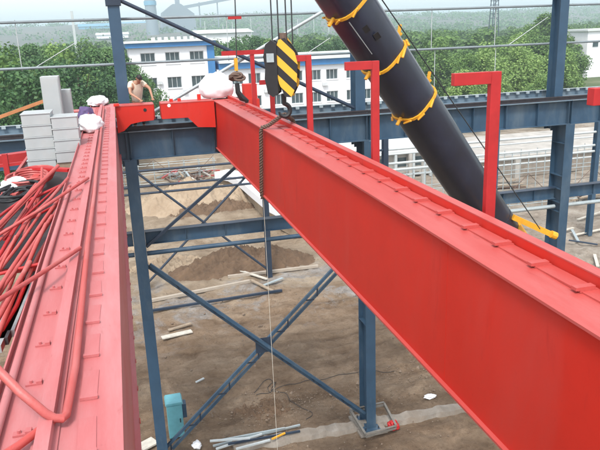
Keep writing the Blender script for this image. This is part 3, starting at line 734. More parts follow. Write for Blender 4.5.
# auxiliary hook further back
AH = empty('auxiliary_hook', (3.0, 17.6, 12.6), 'small bundled auxiliary hook on a single rope above the far girder end', 'hook')
a = PY(235, 0, 17.6); b2 = PY(237, 72, 17.6)
MB().tube([(a.x, 17.6, 18), (a.x, 17.6, a.z), (b2.x, 17.6, b2.z)], .016, 6).build('rope', 'rope', AH, True)
c_ = PY(235, 18, 17.6); MB().box(c_.x - .18, c_.x + .16, 17.55, 17.65, c_.z - .03, c_.z + .04).build('red_weight', 'redpost', AH)
b3 = PY(237, 76, 17.6)
for k in range(7):
    a_ = k * .9; q = b3 + Vector((.08 * math.cos(a_), .08 * math.sin(a_), -.05 + .04 * (k % 3)))
    MB().tube([q + Vector((math.cos(t / 9 * 6.28) * .13, math.sin(t / 9 * 6.28 + k) * .09, math.sin(t / 9 * 6.28) * .06)) for t in range(10)], .03, 6).build('rope_coil', 'rust', AH, True)
MB().tube([PY(237, 83, 17.6), PY(238, 92, 17.6), PY(242, 98, 17.6), PY(247, 101, 17.6), PY(246, 107, 17.6)], [.06, .07, .09, .06, .04], 8).build('hook', 'black', AH, True)
c_ = PY(236, 66, 17.6); MB().box(c_.x - .04, c_.x + .04, 17.54, 17.66, c_.z - .12, c_.z + .2).build('yellow_tag', 'yellow', AH)

# ------------------------------------------------------------------ platform left of the left girder, boxes and tube pile
PLZ = 12.12
PF = empty('side_platform', (-1.4, 12, PLZ - .1), 'dark steel side platform with red edge left of the left girder', 'platform')
for q in range(10):
    MB().box(-1.93, -.84, 7.3 + q * 1.3, 8.59 + q * 1.3, PLZ - .012, PLZ).build('deck_plate', 'deck', PF)
MB().box(-1.99, -1.94, 7.3, 20, PLZ - .16, PLZ + .05).build('edge_beam', 'redtube', PF)
for q in range(7): MB().box(-1.93, -.84, 7.5 + q * 2, 7.56 + q * 2, PLZ - .14, PLZ - .014).build('joist', 'redpost', PF)
# stacks of resistor boxes
def crate(x, y, z, w_, d_, h_, label, group, rz=0):
    e = empty('grey_box', (x, y, z), label, 'box', group)
    MB().box(x - w_ / 2, x + w_ / 2, y - d_ / 2, y + d_ / 2, z + .002, z + h_ - .018).build('body', 'box', e, bevel=.006)
    MB().box(x - w_ / 2 - .012, x + w_ / 2 + .012, y - d_ / 2 - .012, y + d_ / 2 + .012, z + h_ - .0178, z + h_).build('lid', 'box', e, bevel=.004)
    e.rotation_euler = (0, 0, rz); return e
names = ['bottom', 'second from bottom', 'middle', 'second from top', 'top']
hA = .212
for k in range(5):
    crate(-1.52 + .006 * (k % 2), 13.25, PLZ + k * hA, .50, .62, hA, f'pale grey metal box, {names[k]} of the left wider stack of five', 'boxes in the left stack', .02 * (k % 3 - 1))
for k in range(4):
    crate(-1.03 - .005 * (k % 2), 13.15, PLZ + .13 + k * .212, .45, .55, .212, f'pale grey metal box, {["bottom", "second from bottom", "second from top", "top"][k]} of the right stack beside the left girder', 'boxes in the right stack', .02 * (k % 2))
MB_ = MB().box(-1.27, -.82, 12.9, 13.4, PLZ, PLZ + .13).build('timber_bearer', 'wood'); tag(MB_, 'low timber bearer under the right stack of grey boxes', 'timber')
def cab(xa, xb, ya, yb, z0, z1, label):
    e = empty('tall_cabinet', ((xa + xb) / 2, (ya + yb) / 2, z0), label, 'cabinet', 'tall pale cabinets behind the stacks')
    MB().box(xa, xb, ya, yb, z0, z1).build('body', 'box', e, bevel=.008)
    MB().box(xa + .02, xb - .02, ya - .012, ya - .001, z0 + .05, z1 - .04).build('door', 'box', e)
    MB().box(xb - .06, xb - .04, ya - .03, ya - .0125, z0 + (z1 - z0) * .45, z0 + (z1 - z0) * .55).build('handle', 'galv', e)
a = PY(39.5, 77, 14.2); b2 = PY(58, 77, 14.2)
cab(a.x, b2.x, 14.2, 14.55, PLZ, a.z, 'tallest pale grey cabinet standing behind the left stack of boxes')
a = PY(60, 90, 14.6); b2 = PY(70, 90, 14.6)
cab(a.x, b2.x, 14.6, 14.9, PLZ, a.z, 'shorter narrow pale cabinet right of the tallest one')
# loose tubes: (pixel, height) points; they lie on the platform and against the girder edge
T = [
 ([(58, 166, 12.75), (30, 193, 12.6), (0, 224, 12.45), (-20, 243, 12.35)], .042, 'redtop', 'pale pink thick tube on top of the heap, reaching nearest the boxes'),
 ([(48, 177, 12.5), (30, 205, 12.42), (14, 230, 12.35), (-4, 262, 12.25)], .035, 'redpost', 'bright red tube just below the pale pink one'),
 ([(88, 178, 12.66), (65, 193, 12.68), (38, 211, 12.55), (10, 228, 12.45), (-15, 243, 12.3)], .032, 'redtube', 'bent tube whose upper end lies on the left girder'),
 ([(68, 178, 12.62), (50, 199, 12.55), (28, 220, 12.45), (0, 262, 12.3)], .034, 'redtube', 'tube crossing under the bent tube'),
 ([(61, 196, 12.6), (44, 220, 12.5), (10, 271, 12.4), (-12, 306, 12.3)], .034, 'redtop', 'long tube running down to the left picture edge'),
 ([(52, 216, 12.55), (30, 250, 12.45), (6, 283, 12.35), (-14, 316, 12.2)], .034, 'redtube', 'tube beside the long left tube'),
 ([(46, 224, 12.55), (36, 245, 12.5), (12, 300, 12.35), (-6, 345, 12.2)], .034, 'redtop', 'tube lying nearest the girder edge'),
 ([(80, 248, 12.66), (40, 274, 12.7), (0, 299, 12.72), (-25, 315, 12.72)], .030, 'redtube', 'straight tube resting across the girder edge below the heap'),
 ([(32, 205, 12.4), (22, 228, 12.33), (4, 262, 12.22)], .032, 'redpost', 'short bright red tube low in the heap'),
 ([(36, 184, 12.4), (12, 214, 12.3), (-16, 250, 12.2)], .034, 'redtube', 'tube at the outer left of the heap'),
 ([(60, 206, 12.4), (40, 236, 12.35), (18, 262, 12.25), (-4, 290, 12.2)], .034, 'redtube', 'tube half hidden under the long tubes'),
 ([(70, 186, 12.58), (54, 208, 12.5), (33, 238, 12.38), (16, 270, 12.3), (0, 312, 12.2)], .03, 'redtube', 'slim bent tube in the middle of the heap'),
]
random.seed(17)
ex = ['one lying lowest beside the black cable coil', 'one crossing the heap middle at a slant', 'thin one poking out beside the flat bar', 'short one near the lower left edge', 'one leaning steeply behind the pale pink tube', 'one tucked under the girder edge', 'one pointing at the cable coil', 'one half buried in the heap bottom', 'one nearest the left picture edge', 'straight one lying flat on top near the coil', 'one at a shallow slant across the heap top', 'one hugging the girder side low down', 'one crossing below the straight resting tube', 'short end poking out above the channels', 'one just right of the black cable coil', 'one running parallel to the girder edge', 'one slanting from the flat bar to the left edge']
for i_, (a_, b_) in enumerate([((26, 208), (-6, 246)), ((56, 188), (4, 240)), ((42, 168), (36, 210)), ((30, 262), (-8, 330)), ((50, 170), (24, 236)), ((58, 222), (22, 290)), ((64, 184), (8, 212)), ((40, 214), (-6, 278)), ((16, 236), (-10, 290)), ((22, 200), (-8, 222)), ((66, 200), (-4, 234)), ((54, 240), (26, 312)), ((48, 262), (-8, 276)), ((26, 282), (2, 330)), ((32, 190), (10, 236)), ((72, 192), (38, 262)), ((46, 180), (-8, 236))]):
    z0, z1 = random.uniform(12.25, 12.6), random.uniform(12.18, 12.35)
    T.append(([(*a_, z0), ((a_[0] + b_[0]) / 2 + random.uniform(-3, 3), (a_[1] + b_[1]) / 2, (z0 + z1) / 2), (*b_, z1)], random.uniform(.024, .034), random.choice(['redtube', 'redpost', 'redtop']), 'tube, ' + ex[i_]))
for P, r_, m_, t_ in T:
    o = MB().tube([PZ(*p) for p in P], r_ * .62, 9).build('loose_tube', m_, None, True)
    tag(o, 'red handrail ' + t_, 'tube', 'heap of red tubes')
for i, (p, m_, t_) in enumerate([(((32, 168, 12.35), (70, 170, 12.35)), 'redpost', 'red flat bar lying in front of the grey box stacks'), (((12, 196, 12.2), (42, 172, 12.25)), 'redtop', 'pink flat bar at the platform outer edge beside the heap')]):
    sqbar('flat_bar', PZ(*p[0]), PZ(*p[1]), .12, .05, m_, t_, 'bar')
for i, (x_, y_) in enumerate([(28, 184), (36, 180)]):
    c_ = PZ(x_, y_, 12.2); mb = MB()
    for k in range(4): mb.tube([c_ + Vector((math.cos(t * .35) * (.26 + .02 * k), math.sin(t * .35) * (.5 + .02 * k), .03 + k * .035)) for t in range(19)], .02, 6)
    tag(mb.build('hose_coil', 'redtop' if i else 'redtube', None, True), ['coil of dark red hose nearest the heap', 'coil of pink hose in front of the grey boxes'][i], 'hose')
c_ = PZ(16, 198, 12.2); mb = MB()
random.seed(9)
for k in range(7): mb.tube([c_ + Vector((math.cos(t * .35 + k) * (.15 + .03 * k + .05 * math.sin(k * 2 + t * .7)), math.sin(t * .35 + k) * (.33 + .04 * k) + .06 * math.sin(k * 3), .03 + k * .016 + .03 * math.sin(t * .6 + k))) for t in range(19)], .02, 6)
tag(mb.build('cable_coil', 'rubber', None, True), 'black rubber cable coil on the platform left of the red tubes', 'cable')
def lump(name, c_, rx, ry, rz_, m, label, cat, seed=0, group=None, amp=.22):
    bm = bmesh.new(); bmesh.ops.create_icosphere(bm, subdivisions=4, radius=1)
    for v in bm.verts:
        q = v.co.copy(); k = 1 + amp * fbm(q.x * 1.6 + seed, q.y * 1.6, q.z * 1.6, 3) + .02 * math.sin(math.atan2(q.y, q.x) * 7 + seed + 3 * fbm(q.x * 2, q.y * 2, seed)) + .05 * abs(fbm(q.x * 3 + seed, q.y * 3, q.z * 3, 2))
        v.co = Vector((q.x * rx * k, q.y * ry * k, max(-.62, q.z * k) * rz_ + .62 * rz_))
    me = bpy.data.meshes.new(name); bm.to_mesh(me); bm.free(); me.shade_smooth(); me.materials.append(M[m])
    o = bpy.data.objects.new(name, me); COL.objects.link(o); o.location = c_; return tag(o, label, cat, group)
lump('cloth_bundle', PZ(15, 190, 12.18), .22, .28, .12, 'white', 'small white cloth bundle beside the black cable coil', 'cloth', 3)
lump('white_sack', PZ(90, 130, 12.56), .28, .55, .2, 'white', 'white sack lying on the left girder beside the grey boxes', 'sack', 5)
lump('white_sheet', PZ(98, 104, 12.56), .30, .9, .14, 'white', 'crumpled white sheet at the far end of the left girder', 'sheet', 8)
lump('purple_bag', PZ(91, 127, 12.3) + Vector((-.12, .8, .1)), .20, .25, .22, 'purple', 'dark purple bag between the grey boxes and the white sack', 'bag', 2)
lump('bulk_sack', Vector((PY(216, 92, 20.9).x, 20.75, 12.56)), .52, .42, .46, 'white', 'large white bulk sack on the far end of the right girder', 'sack', 11, amp=.12)
# things at far left
sqbar('spare_beam', PY(-30, 164, 16.4), PY(28, 156, 16.4), .3, .22, 'redpost', 'red beam with a pale lit top at the left picture edge', 'beam')
e = empty('stair_frame', (-2.9, 14, 9.5), 'red upright and rail of a stair frame at the left picture edge', 'stair')
a = PY(2, 140, 14.2)
MB().box(a.x - .05, a.x + .05, 14.15, 14.25, 9.5, 12.3).build('upright', 'redpost', e)
MB().bar((a.x - 1.5, 14.2, 12.0), (a.x + 1.0, 14.2, 12.12), .05, .06).build('rail', 'redpost', e)
sqbar('orange_pole', PY(-25, 126, 15.6), PY(44, 101, 15.6), .07, .07, 'orange', 'orange-brown pole rising behind the grey boxes', 'pole')
for i in range(3):
    a, c2 = PZ(-6 + i * 7, 350 - i * 8, 11.9), PZ(22 + i * 6, 290 - i * 10, 11.9)
    sqbar('steel_channel', a, c2, .12, .07, 'galv' if i != 1 else 'deck', ['grey steel channel at the left edge under the lowest tube', 'dark steel channel between two grey ones at left', 'grey steel channel nearest the left girder under the tubes'][i], 'channel', 'channels under the tubes')

# ------------------------------------------------------------------ worker
def skin_mesh(name, nodes, edges, m, parent, root=0, sub=2):
    me = bpy.data.meshes.new(name); off = Vector(WLOC[parent.name])
    me.from_pydata([Vector(p) - off for p, r_ in nodes], edges, [])
    o = bpy.data.objects.new(name, me); COL.objects.link(o); o.parent = parent
    md = o.modifiers.new('skin', 'SKIN'); md.use_smooth_shade = True
    for i, sv in enumerate(me.skin_vertices[0].data):
        r_ = nodes[i][1]; sv.radius = r_ if isinstance(r_, tuple) else (r_, r_); sv.use_root = (i == root)
    s_ = o.modifiers.new('sub', 'SUBSURF'); s_.levels = sub; s_.render_levels = sub
    me.materials.append(M[m]); WLOC[o.name] = off
    return o
hd = PY(139, 78.5, 20.75)
W = empty('person', (.62, 21.05, RWT - .015), 'person in a cream T-shirt bending over the red end carriage, reaching to the right', 'person')
hx_, hy_, hz_ = hd
pel = Vector((hx_ - .12, 21.18, RWT + .72)); zf = RWT - .015
chest = Vector((hx_ - .10, 20.98, hz_ - .20)); neck = Vector((hx_ - .03, 20.86, hz_ - .10))
ls, rs = chest + Vector((-.18, .0, .05)), chest + Vector((.19, -.03, .05))
re, rh = Vector((hx_ + .28, 20.75, hz_ - .30)), Vector((hx_ + .33, 20.42, 12.66))
le, lh = Vector((hx_ - .30, 20.75, hz_ - .42)), Vector((hx_ - .02, 20.42, 12.64))
body_n = [(pel, (.16, .12)), (pel.lerp(chest, .5), (.15, .115)), (chest, (.18, .125)), (neck.lerp(chest, .35), (.085, .08)), (neck, (.058, .058)), (hd + Vector((0, .02, -.05)), (.06, .065)),
          (ls, .075), (le, .043), (lh, .028), (rs, .075), (re, .043), (rh, .028),
          (pel + Vector((-.10, .0, -.06)), .10), (Vector((hx_ - .25, 20.92, zf + .46)), .065), (Vector((hx_ - .24, 21.12, zf + .09)), .045),
          (pel + Vector((.10, .0, -.06)), .10), (Vector((hx_ + .04, 20.92, zf + .46)), .065), (Vector((hx_ + .02, 21.12, zf + .09)), .045),
          (Vector((hx_ - .25, 20.93, zf + .035)), .035), (Vector((hx_ + .02, 20.93, zf + .035)), .035)]
body_e = [(0, 1), (1, 2), (2, 3), (3, 4), (4, 5), (2, 6), (6, 7), (7, 8), (2, 9), (9, 10), (10, 11), (0, 12), (12, 13), (13, 14), (0, 15), (15, 16), (16, 17), (14, 18), (17, 19)]
bd = skin_mesh('body', body_n, body_e, 'skin', W)
def thick(n_, k=1.12, add=.008): return [(p, (tuple(x * k + add for x in r_) if isinstance(r_, tuple) else r_ * k + add)) for p, r_ in n_]
sh = [body_n[i] for i in (0, 1, 2, 3, 6, 9)] + [(ls.lerp(le, .55), .062), (rs.lerp(re, .55), .062)]
skin_mesh('t_shirt', thick(sh), [(0, 1), (1, 2), (2, 3), (2, 4), (2, 5), (4, 6), (5, 7)], 'shirt', W)
tr = [body_n[i] for i in (0, 12, 13, 14, 15, 16, 17)]
skin_mesh('trousers', thick(tr, 1.1, .01), [(0, 1), (1, 2), (2, 3), (0, 4), (4, 5), (5, 6)], 'trousers', W)
bm = bmesh.new(); bmesh.ops.create_uvsphere(bm, u_segments=20, v_segments=14, radius=1)
fd = Vector((.35, -.72, -.6)).normalized()                     # facing: down towards the beam and a little right
sx = fd.cross(Vector((0, 0, 1))).normalized(); up = sx.cross(fd).normalized()
off = Vector(WLOC[W.name])
for v in bm.verts:
    q = v.co.copy(); wx, wy, wz = q.x * .078, q.y * .098, q.z * .118
    if q.z < 0: wx *= 1 - .28 * (-q.z) ** 1.5
    v.co = hd - off + sx * wx + fd * wy + up * wz
me = bpy.data.meshes.new('head'); bm.to_mesh(me); bm.free(); me.shade_smooth(); me.materials.append(M['skin'])
ho = bpy.data.objects.new('head', me); COL.objects.link(ho); ho.parent = W; WLOC[ho.name] = off
def hp(a_, b_, c_): return hd + sx * a_ + fd * b_ + up * c_
MB().tube([hp(0, .085, .02), hp(0, .115, -.02), hp(0, .095, -.03)], [.010, .016, .010], 8).build('nose', 'skin', W, True)
for s_ in (-1, 1):
    MB().tube([hp(s_ * .074, -.005, .025), hp(s_ * .09, -.015, .0), hp(s_ * .076, -.005, -.03)], [.012, .018, .010], 8).build('ear', 'skin', W, True)
    MB().tube([hp(s_ * .032, .083, .012), hp(s_ * .032, .094, .012)], .011, 8).build('eye', 'hair', W, True)
MB().tube([hp(-.024, .083, -.055), hp(0, .092, -.058), hp(.024, .083, -.055)], .006, 6).build('mouth', 'rust', W, True)
bm = bmesh.new(); bmesh.ops.create_uvsphere(bm, u_segments=20, v_segments=14, radius=1)
bmesh.ops.delete(bm, geom=[v for v in bm.verts if (v.co.z < -.5 and v.co.y < .1) or (v.co.y > .1 and v.co.z < .22)], context='VERTS')
for v in bm.verts:
    q = v.co.copy(); k = 1 + .05 * fbm(q.x * 4, q.y * 4, q.z * 4, 2)
    v.co = hd - off + sx * q.x * .088 * k + fd * q.y * .108 * k + up * q.z * .130 * k
me = bpy.data.meshes.new('hair'); bm.to_mesh(me); bm.free(); me.shade_smooth(); me.materials.append(M['hair'])
ha = bpy.data.objects.new('hair', me); COL.objects.link(ha); ha.parent = W
for h_, e_, s_ in ((lh, le, 1), (rh, re, -1)):
    dd = Vector((0, -1, -.12)).normalized(); sd_ = Vector((1, 0, 0))
    nodes = [(h_, (.028, .02)), (h_ + dd * .06, (.036, .016))]; edges = [(0, 1)]
    for k in range(4):
        b0 = h_ + dd * .085 + sd_ * (k - 1.5) * .021; L_ = (.06, .072, .066, .052)[k]
        nodes += [(b0, .009), (b0 + dd * L_ * .55 + Vector((0, 0, .004)), .009), (b0 + dd * L_ + Vector((0, 0, -.018)), .008)]
        j = len(nodes); edges += [(1, j - 3), (j - 3, j - 2), (j - 2, j - 1)]
    t0 = h_ + dd * .03 + sd_ * s_ * .035
    nodes += [(t0, .011), (t0 + dd * .03 + sd_ * s_ * .02, .010), (t0 + dd * .055 + sd_ * s_ * .024, .009)]; j = len(nodes)
    edges += [(0, j - 3), (j - 3, j - 2), (j - 2, j - 1)]
    skin_mesh('hand', nodes, edges, 'skin', W, 0, 1)
# shoes
for sx_ in (-.245, .02):
    MB().box(hx_ + sx_ - .045, hx_ + sx_ + .045, 20.88, 21.17, zf + .001, zf + .085).build('shoe', 'black', W, bevel=.025)

# ------------------------------------------------------------------ things on the ground
def soil(name, poly_c, rx, ry, hgt, m, label, seed, rot=0, nseg=130, cat='soil mound'):
    vs, fs = [], []; N = nseg
    for j in range(N):
        for i in range(N):
            u, v = i / (N - 1) * 2 - 1, j / (N - 1) * 2 - 1; rr = math.hypot(u, v)
            k = max(0, 1 - rr ** 1.6) ; x, y = u * rx, v * ry
            z = hgt * k * (1 + .45 * fbm(x * .6 + seed, y * .6, seed)) + k ** .3 * (.26 * fbm(x * 1.6, y * 1.6, seed) + .17 * fbm(x * 5, y * 5, seed) + .07 * fbm(x * 14, y * 14, seed)) - .12
            c_, s_ = math.cos(rot), math.sin(rot)
            vs.append((x * c_ - y * s_, x * s_ + y * c_, z))
    for j in range(N - 1):
        for i in range(N - 1): fs.append((j * N + i, j * N + i + 1, (j + 1) * N + i + 1, (j + 1) * N + i))
    me = bpy.data.meshes.new(name); me.from_pydata(vs, [], fs); me.shade_smooth(); me.materials.append(M[m])
    o = bpy.data.objects.new(name, me); COL.objects.link(o); o.location = poly_c; return tag(o, label, cat)
soil('soil_mound', (6.4, 40.0, 0), 5.2, 1.8, 1.2, 'mound', 'long dark brown mound of dug soil beside the far column', 2, .04)
soil('soil_mound', (2.0, 41.5, 0), 3.0, 1.8, .7, 'sand', 'low sandy spoil heap left of the dark mound', 5)
soil('soil_bank', (5.5, 57.5, 0), 6.5, 3.2, 2.1, 'sand', 'sandy excavated bank below the far dark pipes', 7, 0, 140)
soil('soil_bank', (7.0, 54.6, 0), 4.2, 1.3, .9, 'mound', 'brown soil strip at the foot of the sandy bank', 9)
soil('soil_mound', (-1.5, 48, 0), 2.5, 2.2, .8, 'sand', 'small sandy heap at left beside the left column', 12)
soil('soil_mound', (13.5, 24.6, 0), 1.8, 1.2, .4, 'mound', 'low dark earth heap right of the middle column base', 15)
soil('soil_mound', (4.2, 23.1, 0), 1.5, .7, .22, 'mound', 'flat dark earth patch behind the pipe bundle', 19)
# curved concrete pit wall right of the bank
pw = [PZ(222, 190, 0), PZ(236, 193, 0), PZ(250, 201, 0), PZ(262, 212, 0), PZ(278, 226, 0), PZ(300, 238, 0)]
e = empty('pit_wall', pw[2], 'curved pale concrete pit wall with tan lower face, seen under the girder', 'wall')
for i in range(len(pw) - 1):
    a, c2 = pw[i], pw[i + 1]
    MB().bar(a + Vector((0, 0, .6)), c2 + Vector((0, 0, .6)), .5, 1.2).build('lower_wall', 'sand', e)
    MB().bar(a + Vector((.1, .3, 1.52)), c2 + Vector((.1, .3, 1.52)), 1.7, .62).build('white_cap', 'wall', e)
# concrete ground beam, footing frame, debris at the middle column base
vs, fs = [], []
e = empty('ground_beam', (7.7, 20.4, 0), 'rough pale concrete strip running past the middle column base', 'concrete strip')
xs = np.linspace(2.6, 14.5, 80)
for i in range(len(xs)):
    x = xs[i]; yc = 20.62 - .035 * (x - 7.7) + .06 * fbm(x * .8, 1.3, 2); ww = .21 + .09 * fbm(x * 1.6, 4, 1); t_ = .13 + .09 * fbm(x * 2.4, 9, 1)
    vs += [(x, yc - ww - .08, -.1), (x, yc - ww, t_), (x, yc + ww, t_ + .02), (x, yc + ww + .08, -.1)]
for i in range(len(xs) - 1):
    for j in range(3): fs.append((4 * i + j, 4 * i + j + 1, 4 * i + 5 + j, 4 * i + 4 + j))
fs += [(0, 1, 2, 3), tuple(4 * (len(xs) - 1) + k for k in (3, 2, 1, 0))]
MB().add(vs, fs).build('strip', 'concrete', e)
MB().box(7.2, 8.25, 19.9, 21.3, 0, .083).build('footing', 'concrete', e)
e = empty('footing_frame', (7.75, 20.4, .1), 'galvanised angle frame lying round the middle column base', 'frame')
fr = [PZ(350, 412, .55), PZ(366, 437, .25), PZ(396, 428, .25), PZ(384, 405, .5)]
for i in range(4):
    a, c2 = fr[i], fr[(i + 1) % 4]
    b_ = MB().bar(a, c2, .05, .07).build('side_bar', 'steelbar', e)
    MB().bar(a + Vector((0, 0, .13)), c2 + Vector((0, 0, .10)), .08, .025).build('top_bar', 'steelbar', e)
c_ = PZ(393, 428, .1)
lump('red_scrap', c_ + Vector((0, 0, -.05)), .2, .16, .22, 'redpost', 'small crumpled red scrap beside the galvanised frame', 'scrap', 21, amp=.5)
lump('blue_plastic_sheet', PZ(430, 397, .0), .22, .15, .05, 'white', 'scrap of white plastic on the dirt right of the middle column', 'plastic', 23, amp=.5)
lump('white_bag_scrap', PZ(197, 447, .05), .16, .2, .12, 'white', 'small white bag on the ground by the brace foot', 'bag', 31, amp=.4)
bun = [((213, 446), (300, 425), 'galv'), ((222, 440), (285, 428), 'galv'), ((216, 449), (262, 434), 'whitepipe'), ((228, 444), (300, 431), 'bluedark'), ((236, 449), (270, 440), 'whitepipe'), ((210, 441), (250, 438), 'whitepipe')]
for i, (a, c2, m_) in enumerate(bun):
    sqbar('pipe_length', PZ(*a, .09 + .05 * i), PZ(*c2, .07 + .05 * i), .07, .06, m_, ['long grey pipe', 'shorter grey pipe', 'white pipe at the near side', 'dark blue bar at the far side', 'short white strip nearest the concrete', 'short white strip at the left end'][i] + ' in the bundle left of the concrete strip', 'pipe', 'bundle of pipe lengths')
sqbar('yellow_stick', PZ(272, 439, .3), PZ(285, 433, .3), .06, .05, 'yellow', 'short yellow stick on the pipe bundle', 'stick')
sqbar('plank', PZ(162, 340, .08), PZ(192, 333, .08), .35, .05, 'palewood', 'pale plank lying on the dirt right of the left column', 'plank')
sqbar('stick', PZ(196, 383, .06), PZ(204, 379, .06), .08, .05, 'whitepipe', 'small white stick on the dirt above the cross brace', 'stick')
sqbar('plank', PZ(140, 448, .08), PZ(155, 440, .08), .5, .06, 'palewood', 'pale board on the ground between girder and left column', 'plank')
for i, (a, c2, m_) in enumerate([((140, 303), (250, 281), 'kerb'), ((228, 277), (318, 266), 'kerb')]):
    sqbar('concrete_kerb', PZ(*a, .08), PZ(*c2, .08), .2, .16, m_, ['long pale kerb in front of the dark soil mound, left piece', 'pale kerb at the foot of the far column'][i], 'kerb')
sqbar('dark_pipe', PZ(142, 312, .1), PZ(282, 291, .1), .14, .12, 'bluedark', 'long dark pipe lying on the dirt behind the lower braces', 'pipe')
for i, (x_, y_, L_, an, m_) in enumerate([(262, 287, 2.2, 2.0, 'wood'), (272, 283, 1.6, .4, 'galv'), (180, 330, 1.2, .2, 'wood'), (252, 275, 2.5, 2.2, 'palewood'), (590, 216, 3, .3, 'palewood'), (575, 236, 2.4, 1.1, 'galv'), (560, 232, 2.6, .2, 'palewood'), (592, 232, 3, .1, 'palewood'), (545, 256, 2, .5, 'palewood'), (583, 243, 1.8, 2.4, 'bluedark'), (596, 262, 2, 1.0, 'palewood')]):
    p = PZ(x_, y_, .08); q = Vector((math.cos(an), math.sin(an), 0)) * L_ / 2
    sqbar('loose_board', p - q, p + q + Vector((0, 0, .1)), .18, .06, m_, ['brown board at the far column foot', 'grey bar crossing the far column foot', 'short brown board near the long plank', 'pale board left of the far column foot', 'pale board beyond the right column', 'grey bar at the foot of the thin right column', 'pale board just right of the right column', 'long pale board at the right edge', 'pale board above the girder end at right', 'dark bar by the thin right column', 'pale board lowest at the right edge'][i], 'board', 'loose boards')
# teal cabinet
e = empty('electric_cabinet', (.95, 22.6, 0), 'teal metal electric cabinet standing on the dirt right of the left column', 'cabinet')
a = PZ(166, 440, .0)
MB().box(.42, .98, 22.0, 22.6, .06, 1.45).build('body', 'teal', e, bevel=.01)
MB().prism([(.38, 1.455), (1.02, 1.455), (.98, 1.53), (.42, 1.53)], 'y', 21.95, 22.65).build('rain_cap', 'teal', e)
MB().box(.981, 1.14, 22.15, 22.5, .75, 1.3).build('side_box', 'blue', e)
MB().box(.46, .94, 21.985, 21.999, .12, 1.4).build('door', 'teal', e)
MB().box(.86, .89, 21.95, 21.984, .7, .85).build('handle', 'black', e)
for x in (.46, .9): MB().box(x - .03, x + .03, 22.05, 22.55, 0, .058).build('foot', 'black', e)
# cable on the dirt
def gcurve(pts, rad_, m, label, name='ground_cable', cat='cable'):
    P = [PZ(x_, y_, .03) for x_, y_ in pts]; D_ = []
    for i in range(len(P) - 1):
        p0, p1, p2, p3 = P[max(i - 1, 0)], P[i], P[i + 1], P[min(i + 2, len(P) - 1)]
        for t in [q / 6 for q in range(6)]:
            D_.append(.5 * ((2 * p1) + (p2 - p0) * t + (2 * p0 - 5 * p1 + 4 * p2 - p3) * t * t + (3 * p1 - p0 - 3 * p2 + p3) * t ** 3))
    for q in D_ + [P[-1]]: q.z = gz(q.x, q.y) + .012
    tag(MB().tube(D_ + [P[-1]], rad_, 5).build(name, m, None, True), label, cat)
gcurve([(254, 392), (268, 381), (275, 386), (270, 391), (268, 386), (276, 383), (272, 390), (300, 384), (330, 379), (355, 372), (395, 369)], .012, 'rubber', 'thin dark cable looping and crossing the dirt towards the column')
gcurve([(256, 394), (275, 391), (286, 394), (292, 402), (312, 411), (305, 418)], .011, 'rubber', 'second thin dark cable curling towards the concrete strip')
# heap of formwork and steel at the far left under the runway
e = empty('scrap_heap', PZ(186, 182, 0), 'heap of reddish formwork frames and pale offcuts beyond the sandy bank', 'heap')
random.seed(7)
for k in range(46):
    p = PZ(random.uniform(162, 210), random.uniform(168, 184), random.uniform(.2, 1.1)); an = random.choice([.3, 1.2, 2.0]) + random.uniform(-.3, .3)
    q = Vector((math.cos(an), math.sin(an), random.uniform(-.15, .25))) * random.uniform(.7, 1.6)
    MB().bar(p - q, p + q, .18, .14).build('bar', ['rust', 'redtube', 'palecon', 'rust', 'wood', 'rust', 'galv'][k % 7], e)
# pale walls, posts and platform beyond, right of the boom
e = empty('loading_platform', (42, 58, 0), 'grey walled loading platform with pale pillars seen beside the right column', 'platform')
MB().box(30.5, 62, 55.5, 67, 0, 1.95).build('wall', 'concrete', e)
MB().box(30.3, 62.2, 55.2, 67.2, 1.952, 2.15).build('slab', 'palecon', e)
for x in (31.0, 36.0, 41.0, 46.0, 51.0, 56): MB().box(x, x + .55, 55.1, 55.49, 0, 1.95).build('pillar', 'palecon', e)
e = empty('site_shed', (26, 62, 0), 'low pale site shed with posts seen below the runway left of the boom', 'shed')
MB().box(19.5, 29.5, 60, 66, .1, 2.6).build('wall', 'palecon', e)
MB().box(19, 30, 59.2, 66.6, 2.602, 2.8).build('roof', 'roofgrey', e)
for q in range(6):
    MB().box(19.6 + q * 1.9, 19.85 + q * 1.9, 59.3, 59.6, 0, 2.6).build('post', 'whitepipe', e)
    if q < 5: MB().box(20.2 + q * 1.9, 21.1 + q * 1.9, 59.96, 59.999, 1.1, 2.0).build('window', 'glass', e)
for i, (x_, y_) in enumerate([(423, 183), (410, 178), (401, 172), (388, 168), (440, 165)]):
    p = PZ(x_, y_, 0); m_ = MB().box(p.x - .16, p.x + .16, p.y - .16, p.y + .16, 0, 2.2 + .4 * (i % 2)).build('concrete_post', 'palecon')
    tag(m_, 'pale concrete post ' + ['just left of the boom bottom edge', 'second from the boom at left', 'third from the boom at left', 'beside the red post foot left of the boom', 'half hidden behind the boom'][i], 'post', 'pale posts under the runway')
for i, (z, yv) in enumerate([(3.2, 52), (4.0, 52), (3.3, 47)]):
    rod('guard_pipe', (17, yv, z), (64, yv, z), .07, 'whitepipe', ['lower pale guard pipe beyond the far row', 'upper pale guard pipe beyond the far row', 'nearest pale guard pipe beyond the far row'][i], 'pipe', 'pale guard pipes')
for i, x in enumerate([18, 25, 32, 39, 46, 53, 60]):
    tag(MB().box(x - .08, x + .08, 51.92, 52.08, 0, 4.1).build('guard_post', 'whitepipe'), 'slim pale guard post beyond the far row, ' + ORD[i] + ' from the left', 'post', 'guard posts')


